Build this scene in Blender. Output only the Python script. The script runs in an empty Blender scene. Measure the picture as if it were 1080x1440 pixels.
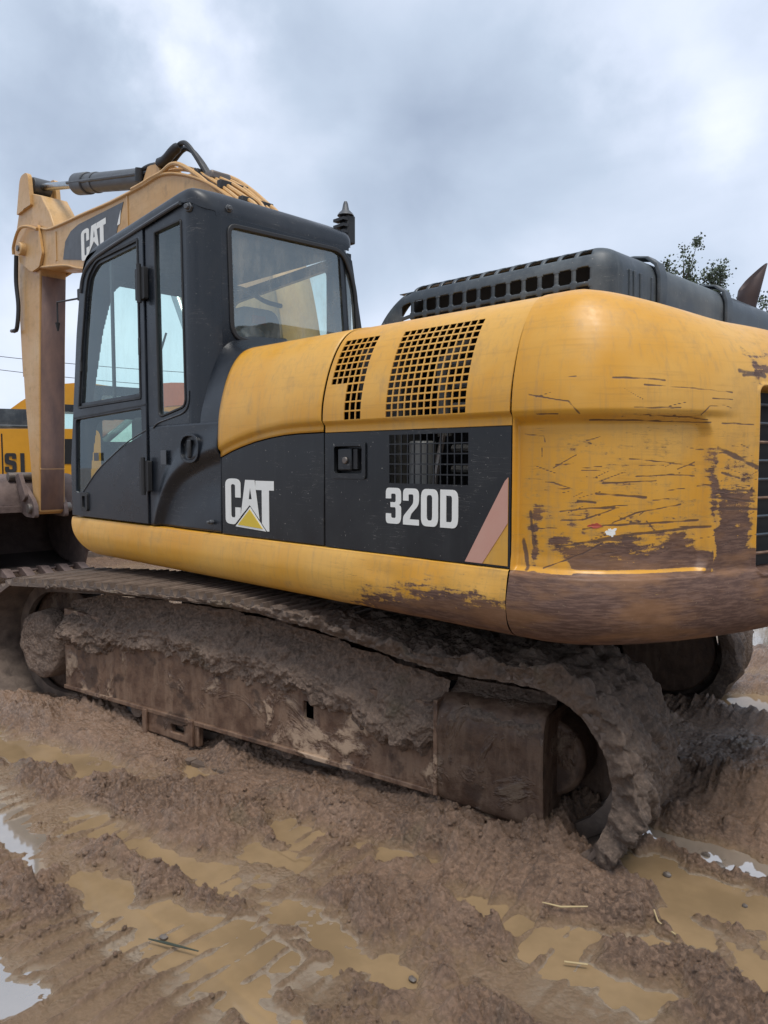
import bpy, bmesh, math, random
import numpy as np
from mathutils import Vector, Matrix
from mathutils.geometry import tessellate_polygon
random.seed(7)
S = bpy.context.scene
COL = S.collection
R = math.radians

# ------------------------------------------------------------------ camera, sky, sun, exposure
cd = bpy.data.cameras.new('camera'); cam = bpy.data.objects.new('camera', cd); COL.objects.link(cam)
cam.location = (0, 0, 1.62); cam.rotation_euler = (R(90 - 3.875), 0, R(44.75))
cd.sensor_fit = 'VERTICAL'; cd.sensor_height = 36; cd.lens = 26.575; cd.clip_start = .05; cd.clip_end = 2000
S.camera = cam
S.view_settings.view_transform = 'Standard'; S.view_settings.look = 'None'
S.cycles.transparent_max_bounces = 32
S.view_settings.exposure = 0.86; S.view_settings.gamma = 1; S.view_settings.use_curve_mapping = False

W = bpy.data.worlds.new('World'); S.world = W; W.use_nodes = True
nt = W.node_tree; nt.nodes.clear()
def wn(t, **k):
    n = nt.nodes.new(t)
    for a, b in k.items(): setattr(n, a, b)
    return n
SUN_DIR = Vector((.42, -.30, 1.35)).normalized()
sky = wn('ShaderNodeTexSky', sky_type='NISHITA', sun_disc=False)
sky.sun_elevation = math.asin(SUN_DIR.z); sky.sun_rotation = math.atan2(SUN_DIR.x, SUN_DIR.y)
tc = wn('ShaderNodeTexCoord')
mp = wn('ShaderNodeMapping'); mp.inputs['Scale'].default_value = (1, 1, 1.9); mp.inputs['Location'].default_value = (.35, .1, .2)
nt.links.new(tc.outputs['Generated'], mp.inputs['Vector'])
n1 = wn('ShaderNodeTexNoise'); n1.inputs['Scale'].default_value = 2.1; n1.inputs['Detail'].default_value = 7
n1.inputs['Roughness'].default_value = .46; n1.inputs['Distortion'].default_value = .35
nt.links.new(mp.outputs[0], n1.inputs['Vector'])
acc = n1.outputs['Fac']
n2 = wn('ShaderNodeTexNoise'); n2.inputs['Scale'].default_value = 5.5; n2.inputs['Detail'].default_value = 8; n2.inputs['Roughness'].default_value = .55; nt.links.new(tc.outputs['Generated'], n2.inputs['Vector'])
sb = wn('ShaderNodeVectorMath', operation='SUBTRACT'); nt.links.new(n2.outputs['Color'], sb.inputs[0]); sb.inputs[1].default_value = (.5, .5, .5)
sq = wn('ShaderNodeVectorMath', operation='SCALE'); nt.links.new(sb.outputs[0], sq.inputs[0]); sq.inputs['Scale'].default_value = .34
sd_ = wn('ShaderNodeVectorMath', operation='ADD'); nt.links.new(tc.outputs['Generated'], sd_.inputs[0]); nt.links.new(sq.outputs[0], sd_.inputs[1]); wvec = sd_.outputs[0]
def wmath(op, a, b):
    m = wn('ShaderNodeMath', operation=op)
    for i, q in enumerate((a, b)):
        if isinstance(q, (int, float)): m.inputs[i].default_value = q
        else: nt.links.new(q, m.inputs[i])
    return m.outputs[0]
# broad bright and dark cloud banks (direction, width, strength)
for d, w_, s_ in [((-.775, .47, .43), .075, .22), ((-.74, .42, .52), .12, .16), ((-.36, .83, .42), .12, .17), ((-.40, .76, .52), .15, .13),
                  ((-.86, .34, .36), .13, -.23), ((-.64, .66, .40), .16, -.10), ((-.50, .80, .31), .16, -.12), ((-.34, .89, .30), .10, -.08), ((-.93, .34, .14), .14, .16), ((-.2, .97, .14), .16, .08)]:
    dv = wn('ShaderNodeVectorMath', operation='DISTANCE')
    nt.links.new(wvec, dv.inputs[0]); dv.inputs[1].default_value = Vector(d).normalized()
    g = wmath('MULTIPLY', dv.outputs['Value'], 1 / w_); g = wmath('MULTIPLY', g, g); g = wmath('MULTIPLY', g, -1)
    g = wmath('EXPONENT', g, 0); g = wmath('MULTIPLY', g, s_); acc = wmath('ADD', acc, g)
cr = wn('ShaderNodeValToRGB'); nt.links.new(acc, cr.inputs[0])
e = cr.color_ramp.elements
e[0].position = .24; e[0].color = (.225, .27, .35, 1); e[1].position = .86; e[1].color = (.64, .66, .725, 1)
m_ = e.new(.46); m_.color = (.325, .38, .465, 1); m_ = e.new(.64); m_.color = (.45, .495, .585, 1)
sc = wn('ShaderNodeVectorMath', operation='SCALE'); nt.links.new(cr.outputs[0], sc.inputs[0]); sc.inputs['Scale'].default_value = 10 / 1.0
mx = wn('ShaderNodeMix', data_type='RGBA'); mx.inputs['Factor'].default_value = .95
nt.links.new(sky.outputs[0], mx.inputs['A']); nt.links.new(sc.outputs[0], mx.inputs['B'])
bg = wn('ShaderNodeBackground'); bg.inputs['Strength'].default_value = .1; nt.links.new(mx.outputs['Result'], bg.inputs['Color'])
wo = wn('ShaderNodeOutputWorld'); nt.links.new(bg.outputs[0], wo.inputs[0])

sl = bpy.data.lights.new('sun', 'SUN'); sl.energy = 1.5; sl.angle = R(24); sl.color = (1, .96, .9)
so = bpy.data.objects.new('sun', sl); COL.objects.link(so); so.rotation_euler = SUN_DIR.to_track_quat('Z', 'Y').to_euler()

# ------------------------------------------------------------------ numpy noise
_r = np.random.RandomState(3); _perm = _r.permutation(512)
def _h(ix, iy, sd): return _perm[(_perm[(ix + sd * 37) & 511] + iy) & 511]
def perlin(x, y, sd=0):
    x = np.asarray(x, float); y = np.asarray(y, float)
    xi = np.floor(x).astype(np.int64); yi = np.floor(y).astype(np.int64); fx = x - xi; fy = y - yi
    def g(a, b, dx, dy):
        an = _h(a, b, sd) * (2 * math.pi / 512); return np.cos(an) * dx + np.sin(an) * dy
    u = fx * fx * fx * (fx * (fx * 6 - 15) + 10); v = fy * fy * fy * (fy * (fy * 6 - 15) + 10)
    a = g(xi, yi, fx, fy) * (1 - u) + g(xi + 1, yi, fx - 1, fy) * u
    b = g(xi, yi + 1, fx, fy - 1) * (1 - u) + g(xi + 1, yi + 1, fx - 1, fy - 1) * u
    return (a * (1 - v) + b * v) * 1.4
def fbm(x, y, f, o, sd=0, gain=.5):
    t = 0; a = 1
    for i in range(o): t = t + a * perlin(x * f, y * f, sd + i); f *= 2.03; a *= gain
    return t
def billow(x, y, f, o, sd=0, gain=.55):
    t = 0; a = 1; s = 0
    for i in range(o): t = t + a * np.abs(perlin(x * f, y * f, sd + i)); s += a; f *= 2.1; a *= gain
    return t / s
def worley(x, y, sd=0, pw=1.6):
    xi = np.floor(x).astype(np.int64); yi = np.floor(y).astype(np.int64); best = np.full(x.shape, -1.0)
    for dx in (-1, 0, 1):
        for dy in (-1, 0, 1):
            a, b = xi + dx, yi + dy; h1 = _h(a, b, sd) / 512.; h2 = _h(b, a, sd + 5) / 512.; h3 = _h(a, b, sd + 9) / 512.
            d = np.hypot(a + h1 - x, b + h2 - y); best = np.maximum(best, (.25 + .75 * h3 ** pw) * np.clip(1 - (d * (1.05 + .5 * h2)) ** 2, 0, 1))
    return best
def sstep(a, b, x):
    t = np.clip((x - a) / (b - a), 0, 1); return t * t * (3 - 2 * t)

# ------------------------------------------------------------------ materials
def mat(name, color, rough=.5, metal=0, spec=.5, var=0, vscale=6, var_col=None, bump=0, bscale=30, bdist=.01, coat=0, stretch=(1, 1, 1), det=6):
    m = bpy.data.materials.new(name); m.use_nodes = True; t = m.node_tree; p = t.nodes['Principled BSDF']
    p.inputs['Base Color'].default_value = (*color, 1); p.inputs['Roughness'].default_value = rough
    p.inputs['Metallic'].default_value = metal; p.inputs['Specular IOR Level'].default_value = spec; p.inputs['Coat Weight'].default_value = coat
    co = t.nodes.new('ShaderNodeTexCoord'); mpp = t.nodes.new('ShaderNodeMapping'); mpp.inputs['Scale'].default_value = stretch
    t.links.new(co.outputs['Object'], mpp.inputs[0])
    if var:
        n = t.nodes.new('ShaderNodeTexNoise'); n.inputs['Scale'].default_value = vscale; n.inputs['Detail'].default_value = det; n.inputs['Roughness'].default_value = .62
        t.links.new(mpp.outputs[0], n.inputs['Vector'])
        r = t.nodes.new('ShaderNodeValToRGB'); t.links.new(n.outputs['Fac'], r.inputs[0])
        r.color_ramp.elements[0].position = .5 - .22 / max(var, .3); r.color_ramp.elements[1].position = .5 + .2 / max(var, .3)
        vc = var_col or tuple(c * .45 for c in color)
        r.color_ramp.elements[0].color = (*color, 1)
        k = min(1, var); r.color_ramp.elements[1].color = tuple(color[i] * (1 - k) + vc[i] * k for i in range(3)) + (1,)
        t.links.new(r.outputs[0], p.inputs['Base Color'])
        rr = t.nodes.new('ShaderNodeMapRange'); t.links.new(n.outputs['Fac'], rr.inputs[0])
        rr.inputs['From Min'].default_value = .3; rr.inputs['From Max'].default_value = .7
        rr.inputs['To Min'].default_value = max(0, rough - .08); rr.inputs['To Max'].default_value = min(1, rough + .15); t.links.new(rr.outputs[0], p.inputs['Roughness'])
    if bump:
        n = t.nodes.new('ShaderNodeTexNoise'); n.inputs['Scale'].default_value = bscale; n.inputs['Detail'].default_value = 8; n.inputs['Roughness'].default_value = .65
        t.links.new(mpp.outputs[0], n.inputs['Vector'])
        b = t.nodes.new('ShaderNodeBump'); b.inputs['Strength'].default_value = bump; b.inputs['Distance'].default_value = bdist
        t.links.new(n.outputs['Fac'], b.inputs['Height']); t.links.new(b.outputs[0], p.inputs['Normal'])
    return m

class NG:                                            # tiny node helper
    def __init__(s, name):
        s.m = bpy.data.materials.new(name); s.m.use_nodes = True; s.t = s.m.node_tree; s.p = s.t.nodes['Principled BSDF']; s.o = s.t.nodes['Material Output']
    def n(s, t, **k):
        q = s.t.nodes.new(t)
        for a, b in k.items(): setattr(q, a, b)
        return q
    def l(s, a, b): s.t.links.new(a, b)
    def noise(s, vec, scale, det=6, rough=.6, dist=0):
        q = s.n('ShaderNodeTexNoise'); q.inputs['Scale'].default_value = scale; q.inputs['Detail'].default_value = det
        q.inputs['Roughness'].default_value = rough; q.inputs['Distortion'].default_value = dist; s.l(vec, q.inputs['Vector']); return q.outputs['Fac']
    def mapv(s, vec, sc, loc=(0, 0, 0), rot=(0, 0, 0)):
        q = s.n('ShaderNodeMapping'); q.inputs['Scale'].default_value = sc; q.inputs['Location'].default_value = loc; q.inputs['Rotation'].default_value = rot
        s.l(vec, q.inputs[0]); return q.outputs[0]
    def math(s, op, a, b=0, c=0):
        q = s.n('ShaderNodeMath', operation=op)
        for i, v in enumerate((a, b, c)):
            if isinstance(v, (int, float)): q.inputs[i].default_value = v
            else: s.l(v, q.inputs[i])
        return q.outputs[0]
    def rng(s, v, a, b, c=0, d=1, smooth=True):
        q = s.n('ShaderNodeMapRange'); q.interpolation_type = 'SMOOTHSTEP' if smooth else 'LINEAR'
        s.l(v, q.inputs[0])
        for i, x in zip(('From Min', 'From Max', 'To Min', 'To Max'), (a, b, c, d)): q.inputs[i].default_value = x
        return q.outputs[0]
    def mix(s, f, a, b):
        q = s.n('ShaderNodeMix', data_type='RGBA')
        for k, v in (('Factor', f), ('A', a), ('B', b)):
            if isinstance(v, (int, float)): q.inputs[k].default_value = v
            elif isinstance(v, tuple): q.inputs[k].default_value = (*v, 1)
            else: s.l(v, q.inputs[k])
        return q.outputs['Result']
    def bump(s, h, st, dist, nrm=None):
        q = s.n('ShaderNodeBump'); q.inputs['Strength'].default_value = st; q.inputs['Distance'].default_value = dist; s.l(h, q.inputs['Height'])
        if nrm: s.l(nrm, q.inputs['Normal'])
        return q.outputs[0]

def paint_mat(name, base=(.62, .290, .020), fade=(.68, .375, .075), wearmul=1.0, dirt=.35):
    g = NG(name); co = g.n('ShaderNodeTexCoord').outputs['Object']
    at = g.n('ShaderNodeAttribute', attribute_name='wear').outputs['Fac']
    a2 = g.n('ShaderNodeAttribute', attribute_name='scratch').outputs['Fac']
    big = g.noise(co, 1.7, 4); col = g.mix(g.rng(big, .35, .7), base, fade)
    streak = g.noise(g.mapv(co, (3, 3, 55)), 1.0, 5, .7)
    col = g.mix(g.math('MULTIPLY', g.rng(streak, .52, .75), .35), col, (.38, .19, .035))
    vst = g.noise(g.mapv(co, (38, 38, 2.2)), 1.0, 5, .7)
    col = g.mix(g.math('MULTIPLY', g.rng(vst, .48, .75), .34), col, (.30, .20, .10))
    grime = g.noise(co, 7, 9, .68); col = g.mix(g.math('MULTIPLY', g.rng(grime, .50, .78), dirt), col, (.24, .15, .08))
    # wear down to brown primer and bare rusty steel
    s1 = g.noise(g.mapv(co, (9, 9, 48), rot=(0, .12, 0)), 1.0, 9, .74); s2 = g.noise(co, 26, 7, .7); s3 = g.noise(g.mapv(co, (16, 16, 150), rot=(0, -.06, 0)), 1.0, 3, .7)
    mixn = g.math('ADD', g.math('MULTIPLY', s1, .62), g.math('MULTIPLY', s2, .38))
    w = g.math('ADD', g.math('MULTIPLY', at, 1.25 * wearmul), g.math('MULTIPLY', g.math('SUBTRACT', mixn, .5), 1.9))
    wf = g.rng(w, .52, .60)
    prim = g.mix(g.rng(s3, .4, .65), (.085, .042, .028), (.16, .088, .06))
    prim = g.mix(g.math('MULTIPLY', g.rng(g.noise(co, 85, 6, .75), .60, .72), .7), prim, (.30, .22, .14))
    rn = g.noise(g.mapv(co, (2, 2, 9)), 1.6, 5, .6); prim = g.mix(g.math('MULTIPLY', g.rng(rn, .42, .65), .6), prim, (.26, .125, .05))
    prim = g.mix(g.rng(g.noise(g.mapv(co, (7, 7, 120), rot=(0, .2, 0)), 1.0, 5, .75), .66, .70), prim, (.42, .27, .07))
    edge = g.math('MULTIPLY', g.rng(w, .40, .52), g.rng(w, .60, .54)); col = g.mix(g.math('MULTIPLY', edge, .5), col, (.42, .24, .06))
    col = g.mix(wf, col, prim)
    fine = g.noise(g.mapv(co, (2.2, 2.2, 95), rot=(0, .09, 0)), 1.3, 2, .5)
    thin = g.math('MULTIPLY', g.rng(g.math('ABSOLUTE', g.math('SUBTRACT', fine, .5)), .006, .001), g.rng(g.noise(co, 3.1, 3), .50, .62))
    thin = g.math('MULTIPLY', thin, g.rng(at, .06, .25)); col = g.mix(g.math('MULTIPLY', thin, .7), col, (.10, .06, .03))
    sf = g.math('MULTIPLY', g.rng(g.math('ADD', a2, g.math('MULTIPLY', g.math('SUBTRACT', mixn, .5), 1.0)), .34, .62), .9)
    col = g.mix(sf, col, (.09, .05, .035))
    g.l(col, g.p.inputs['Base Color'])
    ro = g.math('ADD', g.rng(grime, .3, .7, .30, .50), g.math('MULTIPLY', wf, .22)); g.l(ro, g.p.inputs['Roughness'])
    hgt = g.math('SUBTRACT', g.math('MULTIPLY', s2, .15), g.math('ADD', wf, sf)); wav = g.noise(co, 2.3, 2)
    nb = g.bump(wav, .12, .02); g.l(g.bump(hgt, .35, .0015, nb), g.p.inputs['Normal'])
    return g.m
YEL = paint_mat('yellow_paint')
YELB = paint_mat('yellow_boom_paint', (.54, .30, .10), (.60, .38, .17), dirt=.6)
YELFAR = mat('far_yellow_paint', (.72, .33, .015), .35, var=.5, vscale=3)
ORANGE = mat('far_orange_paint', (.60, .14, .04), .4, var=.5, vscale=3)

def black_mat(name, base, dust=(.16, .15, .14), amt=.5, rough=.45, speck=.6):
    g = NG(name); co = g.n('ShaderNodeTexCoord').outputs['Object']
    a = g.noise(co, 2.2, 8, .66); col = g.mix(g.math('MULTIPLY', g.rng(a, .42, .72), amt), base, dust)
    st = g.noise(g.mapv(co, (26, 26, 1.6)), 1, 6, .7); col = g.mix(g.math('MULTIPLY', g.rng(st, .52, .8), amt * .6), col, dust)
    sp = g.noise(co, 75, 3, .6); col = g.mix(g.math('MULTIPLY', g.rng(sp, .69, .74), speck), col, (.42, .40, .36))
    sc_ = g.noise(g.mapv(co, (3, 3, 40), rot=(0, .7, 0)), 1.5, 2); sc_ = g.math('MULTIPLY', g.rng(g.math('ABSOLUTE', g.math('SUBTRACT', sc_, .5)), .006, .0), g.rng(g.noise(co, 5, 2), .52, .6))
    col = g.mix(g.math('MULTIPLY', sc_, .35), col, (.35, .33, .3))
    g.l(col, g.p.inputs['Base Color']); g.l(g.rng(a, .3, .7, rough - .08, rough + .2), g.p.inputs['Roughness'])
    g.l(g.bump(g.noise(co, 2.6, 2), .1, .02), g.p.inputs['Normal'])
    return g.m
BLK = black_mat('black_paint', (.0060, .0072, .009), (.045, .046, .046), .38, .32, .8)
CABM = black_mat('cab_paint', (.0095, .0125, .0175), (.048, .053, .062), .30, .27, .3)
HOODM = black_mat('hood_paint', (.030, .040, .050), (.13, .15, .16), .8, .40, .5)
GREY = mat('worn_grey_frame', (.055, .062, .072), .42, var=.5, vscale=9, var_col=(.12, .12, .12))
RUB = mat('black_rubber', (.012, .012, .013), .5, var=.4, vscale=12, var_col=(.05, .05, .05))
DARK = mat('dark_interior', (.008, .008, .008), .8)
STEEL = mat('dusty_steel', (.16, .16, .16), .4, .7, var=.6, vscale=14, var_col=(.2, .13, .08), bump=.2, bscale=60, bdist=.002)
CHROME = mat('rod_chrome', (.45, .47, .48), .22, 1, var=.3, vscale=9)
WHITE = mat('white_lettering', (.88, .88, .83), .45, var=.3, vscale=26, var_col=(.38, .36, .32))
LYEL = mat('logo_yellow', (.72, .50, .02), .45, var=.3, vscale=22, var_col=(.62, .50, .2))
PINK = mat('faded_red_stripe', (.56, .27, .20), .5, var=.5, vscale=12, var_col=(.60, .42, .34))
SEAT = mat('seat_cloth', (.05, .055, .06), .85, var=.5, vscale=9, bump=.3, bscale=90)
LABEL = mat('brown_label', (.14, .05, .04), .5)
GRILLE = mat('engine_grey', (.14, .135, .12), .6, .3, var=.6, vscale=9, var_col=(.05, .045, .04))
BUCK = mat('bucket_steel', (.075, .050, .045), .7, .2, var=.9, vscale=7, var_col=(.20, .145, .125), bump=.6, bscale=24, bdist=.01)
BUCKIN = mat('bucket_inside_shaded', (.028, .02, .018), .75, .1, var=.8, vscale=5, var_col=(.055, .04, .034), bump=.4, bscale=20, bdist=.01, stretch=(1, 1, .4))  # darker copy of the bucket steel, shade of the hollow put into colour
STICKM = mat('dirty_stick_back', (.26, .155, .115), .7, var=1.0, vscale=8, var_col=(.15, .10, .09), bump=.3, bscale=40, bdist=.004, stretch=(1, 1, .35))

def mud_mat(name, dry, wet, dark, z0=0, fine=1.0, wetline=True, rough=(.30, .62)):
    g = NG(name); geo = g.n('ShaderNodeNewGeometry'); pos = geo.outputs['Position']
    a = g.noise(pos, 1.3, 7, .6); b = g.noise(pos, 11, 8, .68); c = g.noise(pos, 60, 5, .65)
    col = g.mix(g.rng(a, .36, .66), dry, wet); col = g.mix(g.math('MULTIPLY', g.rng(b, .46, .70), .6), col, dark)
    col = g.mix(g.math('MULTIPLY', g.rng(c, .45, .62), .55), col, tuple(x * 1.45 for x in dry))
    gr = g.noise(pos, 3.1, 3); col = g.mix(g.math('MULTIPLY', g.rng(gr, .60, .75), .35), col, (.13, .115, .06))
    ro = g.rng(g.math('ADD', g.math('MULTIPLY', b, .6), g.math('MULTIPLY', a, .4)), .38, .62, rough[0], rough[1])
    if wetline:
        sp = g.n('ShaderNodeSeparateXYZ'); g.l(pos, sp.inputs[0]); z = g.math('ADD', sp.outputs['Z'], g.math('MULTIPLY', g.math('SUBTRACT', c, .5), .012))
        lo = g.rng(z, .048, .004); col = g.mix(g.math('MULTIPLY', lo, .75), col, (.29, .195, .112))
        ro = g.math('SUBTRACT', ro, g.math('MULTIPLY', lo, .16))
        foam = g.math('MULTIPLY', g.math('MULTIPLY', g.rng(z, .014, .006), g.rng(z, -.004, .003)), g.rng(a, .47, .60)); col = g.mix(g.math('MULTIPLY', foam, .55), col, (.46, .38, .29))
    g.l(col, g.p.inputs['Base Color']); g.l(ro, g.p.inputs['Roughness']); g.p.inputs['Specular IOR Level'].default_value = .55
    v1 = g.n('ShaderNodeTexVoronoi'); v1.inputs['Scale'].default_value = 52; v1.inputs['Randomness'].default_value = 1; g.l(g.mapv(pos, (1, 1, 1)), v1.inputs['Vector'])
    v2 = g.n('ShaderNodeTexNoise'); v2.inputs['Scale'].default_value = 6; v2.inputs['Detail'].default_value = 2; g.l(pos, v2.inputs['Vector'])
    vd = g.math('MULTIPLY', g.math('SUBTRACT', .5, v1.outputs['Distance']), g.rng(v2.outputs['Fac'], .40, .60, .15, 1.0))
    h = g.math('ADD', g.math('MULTIPLY', g.noise(pos, 30, 9, .78), 1.3), g.math('MULTIPLY', vd, .8))
    g.l(g.bump(h, 1.0, .020 * fine), g.p.inputs['Normal'])
    return g.m
MUD = mud_mat('wet_mud', (.255, .163, .108), (.150, .094, .062), (.062, .038, .026), fine=.8, rough=(.10, .40))
MUDT = mud_mat('track_mud', (.175, .122, .088), (.115, .080, .058), (.05, .035, .026), wetline=False, rough=(.38, .7), fine=.7)
MUDF = mud_mat('frame_mud', (.24, .165, .118), (.14, .094, .066), (.06, .04, .029), wetline=False, rough=(.5, .85), fine=.8)
def frame_mat(name, k=1.0, light=.40):
    g = NG(name); pos = g.n('ShaderNodeNewGeometry').outputs['Position']
    a = g.noise(pos, 3.2, 7, .62, .6); b = g.noise(pos, 17, 8, .7); v = g.noise(g.mapv(pos, (9, 9, 2)), 1.5, 6, .65)
    col = g.mix(g.rng(b, .38, .62), (.085 * k, .045 * k, .028 * k), (.15 * k, .086 * k, .052 * k)); col = g.mix(g.math('MULTIPLY', g.rng(v, .45, .62), .6), col, (.22 * k, .14 * k, .09 * k))
    col = g.mix(g.math('MULTIPLY', g.rng(a, .56, .64), g.rng(b, .36, .5)), col, (light, light * .70, light * .47)); col = g.mix(g.math('MULTIPLY', g.rng(g.noise(pos, 5, 4), .58, .66), .7), col, (.045, .026, .018))
    g.l(col, g.p.inputs['Base Color']); g.l(g.rng(b, .35, .65, .40, .75), g.p.inputs['Roughness']); h = g.math('ADD', g.math('MULTIPLY', b, .7), g.rng(a, .54, .62)); g.l(g.bump(h, .8, .012), g.p.inputs['Normal']); return g.m
FRAME = frame_mat('rusty_muddy_frame', 1.2, .46); GUARD = frame_mat('rusty_guard', .72, .16)

SHOE = mat('muddy_shoe_steel', (.075, .057, .048), .5, .2, var=1.0, vscale=9, var_col=(.24, .18, .14), bump=.6, bscale=36, bdist=.006)

def water_mat(name, col, refl):
    g = NG(name); pos = g.n('ShaderNodeNewGeometry').outputs['Position']
    n = g.noise(pos, 2.2, 5); c = g.mix(g.rng(n, .35, .65), col, tuple(x * .72 for x in col)); g.l(c, g.p.inputs['Base Color'])
    g.p.inputs['Roughness'].default_value = .035; g.p.inputs['IOR'].default_value = refl
    g.l(g.bump(g.noise(pos, 9, 3), .05, .004), g.p.inputs['Normal'])
    return g.m
WATER = water_mat('brown_water', (.30, .205, .112), 1.5)
WATERC = water_mat('mirror_water', (.34, .28, .22), 4.2)

def glass_mat(name, tint=(.80, .93, .90), refl=.16, dust=.06):
    g = NG(name); t = g.t; t.nodes.remove(g.p)
    tr = g.n('ShaderNodeBsdfTransparent'); tr.inputs[0].default_value = (*tint, 1)
    gl = g.n('ShaderNodeBsdfGlossy'); gl.inputs['Roughness'].default_value = .02; gl.inputs[0].default_value = (.85, .95, .97, 1)
    df = g.n('ShaderNodeBsdfDiffuse'); df.inputs[0].default_value = (.42, .44, .42, 1)
    geo = g.n('ShaderNodeNewGeometry'); dp = g.n('ShaderNodeVectorMath', operation='DOT_PRODUCT'); g.l(geo.outputs['Normal'], dp.inputs[0]); g.l(geo.outputs['Incoming'], dp.inputs[1])
    f = g.math('ADD', g.math('MULTIPLY', g.math('POWER', g.math('SUBTRACT', 1.0, g.math('ABSOLUTE', dp.outputs['Value'])), 4.0), .9), refl); m1 = g.n('ShaderNodeMixShader'); g.l(f, m1.inputs[0]); g.l(tr.outputs[0], m1.inputs[1]); g.l(gl.outputs[0], m1.inputs[2])
    co = g.n('ShaderNodeTexCoord').outputs['Object']; d = g.rng(g.noise(g.mapv(co, (6, 6, 2.5)), 1.4, 7, .7), .4, .75, dust * .4, dust * 2.2)  # diffuse veil: dust film, plus hazy sky reflection painted onto the rear pane
    m2 = g.n('ShaderNodeMixShader'); g.l(d, m2.inputs[0]); g.l(m1.outputs[0], m2.inputs[1]); g.l(df.outputs[0], m2.inputs[2]); g.l(m2.outputs[0], g.o.inputs[0])
    return g.m
GLASS = glass_mat('cab_glass', (.86, 1.0, .95), .09, .06); GLASSF = glass_mat('front_glass', (.88, 1.0, .96), .01, .02); GLASSR = glass_mat('rear_cab_glass', (.92, 1.0, .93), .22, .18); GLASSD = glass_mat('tinted_glass', (.74, .80, .68), .07, .04)
LEAF = mat('hazed_leaves', (.070, .095, .060), .7, var=.6, vscale=2, var_col=(.12, .15, .10))  # leaf green lightened, distance haze put into the colour
BARK = mat('bark', (.09, .07, .05), .9, var=.5)

# ------------------------------------------------------------------ mesh helpers
class MB:
    def __init__(s): s.v = []; s.f = []
    def add(s, vs, fs):
        o = len(s.v); s.v.extend(tuple(map(float, q)) for q in vs); s.f.extend(tuple(i + o for i in f) for f in fs); return s
    def box(s, a, b):
        x0, y0, z0 = a; x1, y1, z1 = b
        return s.add([(x0, y0, z0), (x1, y0, z0), (x1, y1, z0), (x0, y1, z0), (x0, y0, z1), (x1, y0, z1), (x1, y1, z1), (x0, y1, z1)],
                     [(0, 3, 2, 1), (4, 5, 6, 7), (0, 1, 5, 4), (1, 2, 6, 5), (2, 3, 7, 6), (3, 0, 4, 7)])
    def tube(s, pts, r, n=10, caps=True):
        pts = [Vector(p) for p in pts]; rs = r if isinstance(r, (list, tuple)) else [r] * len(pts); vs = []; fs = []
        up = Vector((0, 0, 1)); d0 = (pts[1] - pts[0]).normalized()
        if abs(d0.dot(up)) > .95: up = Vector((0, 1, 0))
        for i, p in enumerate(pts):
            d = (pts[min(i + 1, len(pts) - 1)] - pts[max(i - 1, 0)]).normalized(); a = d.cross(up)
            if a.length < 1e-4: a = d.cross(Vector((1, 0, 0)))
            a.normalize(); b = a.cross(d).normalized(); up = b
            for k in range(n):
                t = 2 * math.pi * k / n; vs.append(p + (a * math.cos(t) + b * math.sin(t)) * rs[i])
        for i in range(len(pts) - 1):
            for k in range(n): fs.append((i * n + k, i * n + (k + 1) % n, (i + 1) * n + (k + 1) % n, (i + 1) * n + k))
        if caps: fs.append(tuple(range(n))[::-1]); fs.append(tuple(range((len(pts) - 1) * n, len(pts) * n)))
        return s.add(vs, fs)
    def plate(s, outer, holes, f3, t0, t1):
        """polygon with holes in (a,b); f3(a,b,t) -> 3D; t0,t1 the two faces"""
        loops = [outer] + list(holes); tri = tessellate_polygon([[Vector((a, b, 0)) for a, b in L] for L in loops])
        flat = [q for L in loops for q in L]; n = len(flat)
        vs = [f3(a, b, t0) for a, b in flat] + [f3(a, b, t1) for a, b in flat]
        fs = [tuple(t) for t in tri] + [tuple(i + n for i in t)[::-1] for t in tri]; o = 0
        for L in loops:
            m = len(L)
            for k in range(m): fs.append((o + k, o + (k + 1) % m, n + o + (k + 1) % m, n + o + k))
            o += m
        return s.add(vs, fs)
    def ring(s, outer, inner, f3, t0, t1):
        n = len(outer); vs = [f3(a, b, t) for t in (t0, t1) for L in (outer, inner) for a, b in L]; fs = []
        for k in range(n):
            j = (k + 1) % n
            for a, b in ((0, 1), (1, 3), (3, 2), (2, 0)): fs.append((a * n + k, a * n + j, b * n + j, b * n + k))
        return s.add(vs, fs)
    def sheet(s, outer, f3, t):
        tri = tessellate_polygon([[Vector((a, b, 0)) for a, b in outer]]); return s.add([f3(a, b, t) for a, b in outer], [tuple(q) for q in tri])
    def grid(s, fn, us, vs_, skip=None):
        nu, nv = len(us), len(vs_); vs = [fn(u, v) for u in us for v in vs_]; fs = []
        for i in range(nu - 1):
            for j in range(nv - 1):
                if skip and skip(.5 * (us[i] + us[i + 1]), .5 * (vs_[j] + vs_[j + 1])): continue
                fs.append((i * nv + j, (i + 1) * nv + j, (i + 1) * nv + j + 1, i * nv + j + 1))
        return s.add(vs, fs)
def XZp(a, b, t): return (a, t, b)         # plate in the X-Z plane, thickness along Y
def YZp(a, b, t): return (t, a, b)
def XYp(a, b, t): return (a, b, t)
def TR(s_, t_, z): return (-3.35 + s_ * .9788 - t_ * .2045, 2.075 + s_ * .2045 + t_ * .9788, z)

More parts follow.
